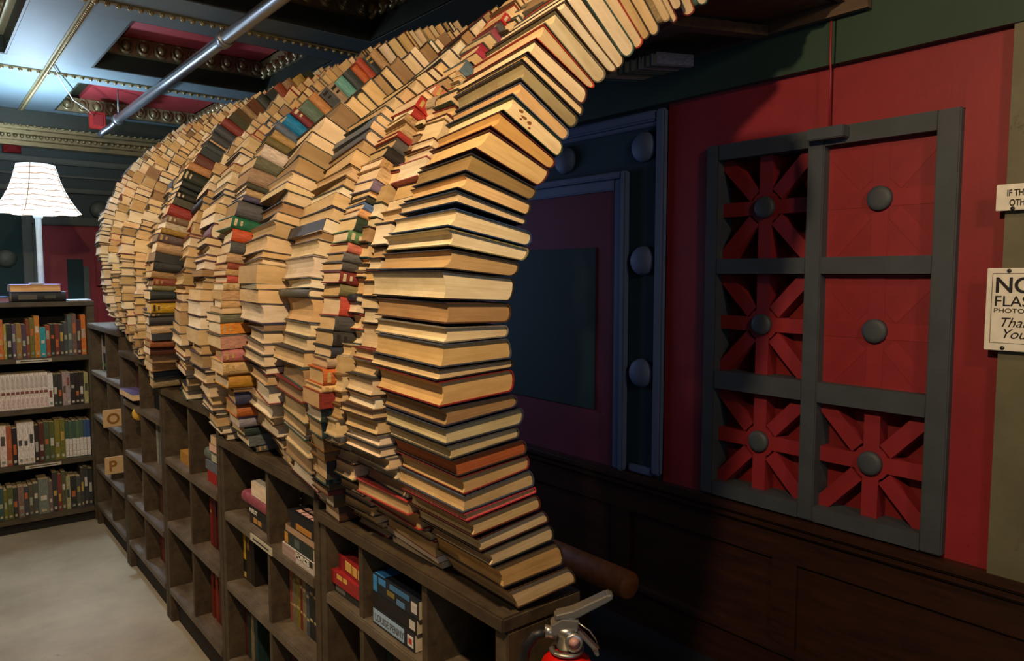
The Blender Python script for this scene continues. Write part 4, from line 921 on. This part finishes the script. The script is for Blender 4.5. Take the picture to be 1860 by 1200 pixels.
tb('kick_board', M['darkback'], 0.1655, CX1 - 0.0455, CY + 0.03, CY + 0.045, 0, 0.061)
rowsd = [
 [(12, 'd07030', .9), (5, 'a89a40', .8), (9, '24241c', .8), (7, '60506a', .78), (9, 'a07a38', .8), (8, '503c50', .78), (6, '8a4424', .9), (8, '74702c', .92), (9, 'd08428', .97), (10, '28a0a8', .7), (8, 'a84c20', .74), (8, '2c2820', .76), (8, '7a2c20', .76), (8, '3c3a38', .75), (7, '48504c', .8), (8, '5c6864', .98), (8, '7a5c50', 1.0), (8, '4a282c', .85), (9, 'e07828', .97)],
 [(8, 'eee6da', .95), (8, 'f0e4d8', 1.0), (8, 'eee2d6', 1.0), (8, 'f0e4d8', 1.0), (8, 'ece0d4', 1.0), (8, 'f0e4d8', 1.0), (8, 'eee2d6', 1.0), (8, 'f0e4d8', 1.0), (8, 'f2e6da', 1.0), (8, 'eee2d6', 1.0), (8, 'f0e4d8', 1.0), (8, 'f0e4d8', 1.0), (9, 'f2ece2', .96), (8, '3a3c30', .92), (8, '34352c', .92), (7, 'b89a9a', .96), (7, 'a89c9a', .96), (9, '2c201c', .92), (8, '241c1c', .92), (8, '30281c', .92), (8, 'a8a468', .9)],
 [(12, 'f0dcd0', .97), (9, 'b05c34', .95), (9, '241c1c', .88), (10, 'ece4da', 1.0), (9, 'eee6dc', 1.0), (10, 'ece4da', 1.0), (8, '2c241c', .9), (9, '5c2c20', .94), (9, '4c5c3c', .96), (10, '5c6430', .94), (9, '8c8430', .98), (9, '78782c', .98), (7, '3c5c44', .92), (6, '4c6850', .9), (7, '44604c', .92), (6, '5c7454', .9), (7, '4c6850', .92), (6, '3c5c84', .9), (7, '34548c', .9)],
 [(6, '74701c', .7), (10, '5c6430', .75), (8, '34342c', .72), (10, '8a6c5c', .74), (8, '44444c', .72), (8, '5c5444', .74), (9, '545848', .76), (18, '7c8478', .84), (7, '74645c', .76), (9, '3c3a36', .96), (7, '8a3c30', .9), (8, '5c5c40', .94), (8, 'b8b488', .82), (11, '30302c', .8), (8, '50544c', .78), (6, '44443c', .97), (8, '3c3c3c', .98), (8, '2c2c28', .93)],
]
rn = ['top', 'second', 'third', 'bottom']
hts = (0.265, 0.22, 0.26, 0.265)
br = random.Random(3)
for ri, row in enumerate(rowsd):
    x = CX1 - 0.048
    items = list(reversed(row)) + [(br.choice((7, 8, 9, 10)), br.choice(COVERS), br.uniform(.75, .95)) for _ in range(9)]
    for k, (w, c, hf) in enumerate(items):
        t = w * 0.00297
        if x - t < 0.17: break
        x -= t + 0.0008
        h = hts[ri] * hf; yb = CY + 0.03 + br.uniform(0, 0.012)
        light_ = sum(int(c[i:i + 2], 16) for i in (0, 2, 4)) > 400
        if ri == 1 and c in ('f0e4d8', 'eee2d6', 'ece0d4', 'f2e6da'): bands = [(0.2, 0.8, 0.58, 0.92, 'c8c0b4'), (0.1, 0.9, 0.42, 0.5, '8a5048'), (0.25, 0.75, 0.06, 0.3, 'dcc0b8')]
        elif ri == 2 and hf <= .92 and k < 7: bands = [(0.02, 0.98, 0.02, 0.52, 'eae4d8')]
        else:
            bc_ = br.choice(['d8d0bc', 'c8a850', 'b8b4a4', 'c86a30', 'a8b090'] if not light_ else ['5a5048', '8a4a40', '404848'])
            a0 = br.uniform(0.25, 0.6); bands = [(0.2, 0.8, a0, a0 + br.uniform(0.1, 0.28), bc_), (0.25, 0.75, 0.06, 0.13, br.choice(['d8d0bc', 'c8b890', '8a9a8a']))]
        P = [V(x, yb, rowz[ri] + 0.0005), V(x + t, yb, rowz[ri] + 0.0005), V(x, yb + 0.14, rowz[ri] + 0.0005), V(x + t, yb + 0.14, rowz[ri] + 0.0005)]; P += [p + V(0, 0, h) for p in P]
        make_book('shelved_book', P, 'O', lin(c), lin('e0d0a8'), f'{hue(c)} spined book, {ordinal(k + 1)} from the right on the {rn[ri]} shelf of the back bookcase', f'books on the {rn[ri]} shelf of the back bookcase', True, br, bands)
for (x0, x1, z, lab) in ((0.465, 0.652, 1.058, 'white shelf tag under the top row of the back bookcase'), (0.485, 0.675, 0.399, 'white shelf tag under the third row of the back bookcase')):
    e = empty('shelf_tag', ((x0 + x1) / 2, CY - 0.003, z), lab, 'label'); box('card', M['tag'], x0, x1, CY - 0.003, CY - 0.0005, z, z + 0.02, parent=e)
    box('print_line', M['ink'], x0 + 0.02, x1 - 0.02, CY - 0.0034, CY - 0.0031, z + 0.007, z + 0.012, parent=e)
zt = 1.4305
def top_book(x0, x1, z, t, kind, c, pg, lab, y=CY + 0.01, d=0.17, bands=None, paper=False):
    # lies with its long side along the case front
    P = [V(x0, y, z), V(x0, y, z + t), V(x0, y + d, z), V(x0, y + d, z + t)]; P += [p + V(x1 - x0, 0, 0) for p in P]
    return make_book('flat_book', P, kind, lin(c), lin(pg), lab, 'books lying on the back bookcase', paper, bands=bands)
top_book(0.46, 0.745, zt, 0.062, 'O', '16181a', 'e0d0a8', 'thick black hardback lying on the back bookcase in front of the lamp', bands=[(0.25, 0.7, 0.12, 0.45, '5a5440'), (0.3, 0.65, 0.6, 0.8, '4a4838')])
top_book(0.455, 0.72, zt + 0.0625, 0.045, 'F', 'a8a8c4', 'e8b878', 'lilac covered book on the thick black hardback by the lamp')
top_book(0.20, 0.45, zt, 0.034, 'F', '5a74a0', '9a7080', 'blue covered book lying left of the black hardback', y=CY + 0.02)
top_book(0.56, 0.63, zt + 0.108, 0.008, 'F', 'd8d4d8', 'e8dcd0', 'tiny white booklet on the lilac covered book', d=0.1)
top_book(0.755, 0.885, zt, 0.008, 'F', 'b8c8e0', 'd8d0c0', 'thin pale blue booklet at the right end of the back bookcase top')

# lamp
LXX, LYY = 0.638, 5.53
lp = empty('table_lamp', (LXX, LYY, 1.4305), 'glowing white bell shaded lamp on a pale pole atop the back bookcase', 'lamp')
T_ = Matrix.Translation((LXX, LYY, 0))
MB().lathe([(0.0, 1.431), (0.085, 1.431), (0.085, 1.445), (0.03, 1.462), (0.02, 1.475), (0.0, 1.475)], 20, T_).build('base', M['lampwhite'], lp, True, origin=(LXX, LYY, 1.431))
MB().lathe([(0.019, 1.476), (0.017, 1.7), (0.017, 1.95), (0.024, 1.955), (0.03, 1.975), (0.03, 2.02), (0.0, 2.02)], 16, T_).build('pole', M['lampwhite'], lp, True, origin=(LXX, LYY, 1.476))
def shade_mat():
    m, nt, b = nodes('lit_lampshade_cloth')
    w = N(nt, 'ShaderNodeTexWave'); w.bands_direction = 'Z'; w.inputs['Scale'].default_value = 9; w.inputs['Distortion'].default_value = 3.5; w.inputs['Detail'].default_value = 2
    nt.links.new(coords(nt, (1, 1, 1)), w.inputs['Vector'])
    col = ramp(nt, w.outputs['Fac'], [(0.0, (0.13, 0.085, 0.05, 1)), (0.10, (0.12, 0.11, 0.10, 1)), (0.16, (0.50, 0.62, 0.75, 1)), (1.0, (0.62, 0.74, 0.85, 1))])
    nt.links.new(col, b.inputs['Base Color']); nt.links.new(col, b.inputs['Emission Color']); b.inputs['Emission Strength'].default_value = 5.0
    b.inputs['Roughness'].default_value = 0.8; return m
M['shade'] = shade_mat()
sec = [(0.232, 1.985), (0.205, 2.02), (0.172, 2.075), (0.146, 2.13), (0.125, 2.19), (0.108, 2.255), (0.100, 2.285)]
mb = MB(); n = 32
vs = []
for k in range(n):
    a = 2 * math.pi * (k + 0.5) / n
    sq = 1.0 + 0.05 * math.cos(4 * a)
    for r, h in sec:
        dip = 0.007 * abs(math.sin(4 * a)) * max(0, (2.03 - h) / 0.045)
        vs.append((LXX + r * sq * math.cos(a), LYY + r * sq * math.sin(a), h - dip + 0.006))
    for r, h in reversed(sec):
        vs.append((LXX + (r - 0.004) * sq * math.cos(a), LYY + (r - 0.004) * sq * math.sin(a), h + 0.006))
K = 2 * len(sec)
mb.add(vs, [(i * K + j, ((i + 1) % n) * K + j, ((i + 1) % n) * K + (j + 1) % K, i * K + (j + 1) % K) for i in range(n) for j in range(K)])
mb.build('lamp_shade', M['shade'], lp, True, origin=(LXX, LYY, 1.985))
for k in range(4):
    a = math.radians(45 + 90 * k + 22)
    MB().tube([(LXX + (r + 0.001) * math.cos(a), LYY + (r + 0.001) * math.sin(a), h + 0.006) for r, h in sec], 0.0035, 6).build('shade_rib', M['tan'], lp, True, origin=(LXX, LYY, 2.0))
MB().lathe([(0.0, 2.06), (0.022, 2.065), (0.035, 2.09), (0.03, 2.12), (0.0, 2.14)], 14, T_).build('bulb', plain('lit_bulb', 'f4f8ff', 0.5, 0, 8.0), lp, True, origin=(LXX, LYY, 2.06))
light('POINT', 'lamp_bulb', (LXX, LYY, 2.24), 80, (0.62, 0.80, 1.0), size=0.05)

# pipe under the ceiling with its red alarm
pp = empty('ceiling_pipe', (1.19, 4.0, 2.7), 'galvanised steel pipe running under the coffered ceiling', 'pipe')
MB().tube([(1.19, y, 2.70) for y in (0.4, 1.5, 3.0, 4.5, 5.9)], 0.03, 18).build('tube', M['steel'], pp, True, origin=(1.19, 4, 2.7))
for y in (2.75, 3.58, 5.88):
    MB().tube([(1.19, y - 0.03, 2.70), (1.19, y - 0.028, 2.7), (1.19, y + 0.028, 2.7), (1.19, y + 0.03, 2.7)], [0.033, 0.039, 0.039, 0.033], 18).build('coupling', M['steel'], pp, True, origin=(1.19, y, 2.7))
MB().tube([(1.19, 5.86, 2.73), (1.19, 5.86, 2.96)], 0.006, 8).build('hanger_rod', M['steel'], pp, True, origin=(1.19, 5.86, 2.73))
MB().tube([(1.19, 5.93, 2.695), (1.17, 6.0, 2.67), (1.12, 6.03, 2.63), (1.10, 6.05, 2.60)], 0.02, 12).build('elbow', M['steel'], pp, True, origin=(1.15, 6, 2.65))
st = empty('alarm_box', (1.12, 6.07, 2.66), 'small red alarm box at the far end of the ceiling pipe', 'alarm')
box('housing', M['strobe'], 1.045, 1.15, 6.07, 6.13, 2.655, 2.775, parent=st, bevel=0.006)
box('grille_plate', M['deep_red'], 1.065, 1.13, 6.064, 6.0695, 2.675, 2.755, parent=st)
wr_ = empty('ceiling_wire', (0.9, 5.4, 2.78), 'thin pale wire sagging from the beaded ceiling strip to the alarm', 'wire')
MB().tube([(0.68, 4.95, 2.788), (0.76, 5.25, 2.772), (0.88, 5.65, 2.75), (1.0, 5.9, 2.75), (1.07, 6.06, 2.74)], 0.004, 6).build('strand', M['lampwhite'], wr_, True, origin=(0.9, 5.4, 2.78))

# roof of the tunnel: planks that carry the arch across to the right wall
rf = empty('tunnel_roof', (2.0, 3.0, 2.45), 'rough brown wooden planks roofing the book tunnel near the right wall', 'roof planks')
rk = random.Random(9)
for i in range(9):
    x0 = 1.50 + 0.103 * i; zz = 2.36 + 0.0165 * i
    ya, yb = 1.26 + rk.uniform(-0.02, 0.03), 4.4
    MB().hexa([(x0, ya, zz), (x0, ya, zz + 0.022), (x0, yb, zz), (x0, yb, zz + 0.022), (x0 + 0.098, ya, zz + 0.014), (x0 + 0.098, ya, zz + 0.036), (x0 + 0.098, yb, zz + 0.014), (x0 + 0.098, yb, zz + 0.036)]).build('plank', M['roofwood'], rf, origin=(x0, ya, zz))
for y in (1.5, 2.2, 2.9, 3.6): MB().hexa([(1.5, y, 2.325), (1.5, y, 2.358), (1.5, y + 0.05, 2.325), (1.5, y + 0.05, 2.358), (2.42, y, 2.455), (2.42, y, 2.49), (2.42, y + 0.05, 2.455), (2.42, y + 0.05, 2.49)]).build('crossbar', M['roofwood'], rf, origin=(1.9, y, 2.4))
box('edge_board', M['roofwood'], 2.43, 2.455, 1.15, 4.4, 2.462, 2.56, parent=rf)
box('edge_board', M['roofwood'], 1.50, 2.4295, 1.225, 1.245, 2.50, 2.56, parent=rf)
for i in range(9):
    c = rk.choice(['c8b890', '8a9a7c', 'd8c8a8', '6a8478', 'b8c0c8', '9a8a60']); y = 1.80 + 0.034 * i; t = rk.uniform(0.02, 0.03)
    P = [V(2.17, y, 2.375), V(2.17, y + t, 2.375), V(2.17, y, 2.42), V(2.17, y + t, 2.42)]; P = [P[0], P[1], P[2], P[3]] + [p + V(0.22, 0, 0.03) for p in (P[0], P[1], P[2], P[3])]
    make_book('hanging_book', P, 'O', lin(c), lin('e0d0a8'), f'{hue(c)} book hanging under the roof planks, {ordinal(i + 1)} of the row along the wall', 'books hanging under the roof planks', False, rk)

# fire extinguisher hung on the end of the first bookcase
EX, EY, EZ = 0.906, 0.945, 0.893
fe = empty('fire_extinguisher', (EX, EY, 0.45), 'red fire extinguisher with a silver lever hung at the bookcase end', 'fire extinguisher')
TE = Matrix.Translation((EX, EY, 0))
MB().lathe([(0.0, 0.45), (0.05, 0.452), (0.056, 0.46), (0.056, EZ - 0.05), (0.053, EZ - 0.025), (0.043, EZ - 0.005), (0.028, EZ + 0.008), (0.018, EZ + 0.011), (0.0, EZ + 0.011)], 28, TE).build('cylinder', M['extred'], fe, True, origin=(EX, EY, 0.45))
MB().lathe([(0.028, EZ + 0.010), (0.032, EZ + 0.012), (0.033, EZ + 0.016), (0.028, EZ + 0.018), (0.022, EZ + 0.017), (0.022, EZ + 0.012)], 24, TE, cap=False).build('collar_ring', M['alu'], fe, True, origin=(EX, EY, EZ))
MB().lathe([(0.017, EZ + 0.0115), (0.019, EZ + 0.02), (0.017, EZ + 0.04), (0.021, EZ + 0.045), (0.021, EZ + 0.058), (0.0, EZ + 0.06)], 16, TE).build('valve_neck', M['alu'], fe, True, origin=(EX, EY, EZ))
hx, hy = math.cos(math.radians(-39)), math.sin(math.radians(-39))
def ep(u, v, w): return (EX + hx * u + 0.629 * v, EY + hy * u + 0.777 * v, EZ + w * 0.82)
def slab(pts, wid, name, mat, bevel=0.002):
    mb = MB(); n = len(pts)
    vs = [ep(u, -wid / 2, w) for u, w in pts] + [ep(u, wid / 2, w) for u, w in pts]
    mb.add(vs, [tuple(range(n))[::-1], tuple(range(n, 2 * n))] + [(i, (i + 1) % n, (i + 1) % n + n, i + n) for i in range(n)])
    return mb.build(name, mat, fe, bevel=bevel, origin=(EX, EY, EZ))
slab([(-0.026, 0.055), (0.018, 0.062), (0.022, 0.092), (-0.010, 0.094), (-0.030, 0.080)], 0.03, 'valve_body', M['alu'])
slab([(-0.024, 0.090), (0.018, 0.094), (0.078, 0.133), (0.086, 0.142), (0.082, 0.15), (0.072, 0.149), (0.010, 0.113), (-0.022, 0.104)], 0.026, 'lever', M['alu'], 0.003)
slab([(0.016, 0.062), (0.022, 0.066), (0.058, 0.020), (0.060, 0.004), (0.052, 0.006), (0.048, 0.02)], 0.022, 'carry_handle', M['alu'], 0.002)
rotg = Matrix(((0.629, hx, 0, 0), (0.777, hy, 0, 0), (0, 0, 1, 0), (0, 0, 0, 1)))
fwd = Vector((-0.629, -0.777, 0.12)).normalized()
Mg = Matrix.Translation(Vector(ep(0.012, -0.016, 0.045))) @ fwd.to_track_quat('Z', 'Y').to_matrix().to_4x4()
MB().lathe([(0.0, 0), (0.015, 0), (0.0165, 0.004), (0.0165, 0.010), (0.0135, 0.0115), (0.0, 0.0115)], 20, Mg).build('gauge', M['alu'], fe, True, origin=ep(0.012, -0.016, 0.045))
MB().lathe([(0.0, 0.0118), (0.011, 0.0118), (0.0, 0.0125)], 16, Mg).build('gauge_face', plain('gauge_dial', 'c89890', 0.3), fe, True, origin=ep(0.012, -0.03, 0.045))
MB().tube([ep(-0.018, 0, 0.052), ep(-0.032, 0, 0.058), ep(-0.040, 0, 0.058)], [0.011, 0.011, 0.0125], 12).build('hose_nut', M['alu'], fe, True, origin=ep(-0.03, 0, 0.055))
MB().tube([ep(-0.038, 0, 0.058), ep(-0.058, 0, 0.050), ep(-0.075, 0, 0.020), ep(-0.082, 0, -0.03), ep(-0.082, 0, -0.12), ep(-0.078, 0, -0.25)], 0.0095, 12).build('hose', M['black'], fe, True, origin=ep(-0.06, 0, 0.0))
MB().tube([ep(0.02, -0.012, 0.085), ep(0.04, -0.016, 0.07), ep(0.052, -0.016, 0.05), ep(0.058, -0.014, 0.028), ep(0.048, -0.012, 0.02)], 0.0014, 8).build('pull_pin', M['alu'], fe, True, origin=ep(0.04, 0, 0.05))
box('hanger_bracket', M['steel'], EX - 0.02, EX + 0.02, EY + 0.058, 1.0415, 0.60, 0.78, parent=fe)
MB().lathe([(0.0575, 0.66), (0.0585, 0.661), (0.0585, 0.679), (0.0575, 0.68)], 28, TE, cap=False).build('strap', M['steel'], fe, True, origin=(EX, EY, 0.67))

# things lying by the wainscot in the dark
lg = empty('log_bench', (2.2, 2.5, 0.012), 'low round brown log bench in the dark behind the bookcase end', 'bench')
MB().tube([(2.21, 1.93, 0.33), (2.21, 1.94, 0.33), (2.21, 3.1, 0.33)], [0.052, 0.058, 0.058], 20).build('log', wood('brown_log_wood', '74401a', '9a5c28', 0.6), lg, True, origin=(2.2, 2.5, 0.33))
for y in (2.2, 2.9): box('leg', M['wains'], 2.17, 2.25, y, y + 0.05, 0.0125, 0.28, parent=lg)
sc = empty('paper_scrap', (2.2, 1.8, 0.0), 'crumpled pale paper scrap on the dark floor by the wainscot', 'paper')
mb = MB(); g = random.Random(2)
gv = [(2.12 + 0.05 * i + g.uniform(-.01, .01), 1.72 + 0.05 * j + g.uniform(-.01, .01), 0.002 + g.uniform(0, 0.018)) for i in range(4) for j in range(3)]
mb.add(gv, [(i * 3 + j, i * 3 + j + 1, i * 3 + j + 4, i * 3 + j + 3) for i in range(3) for j in range(2)]).build('sheet', M['sign'], sc, origin=(2.2, 1.8, 0))
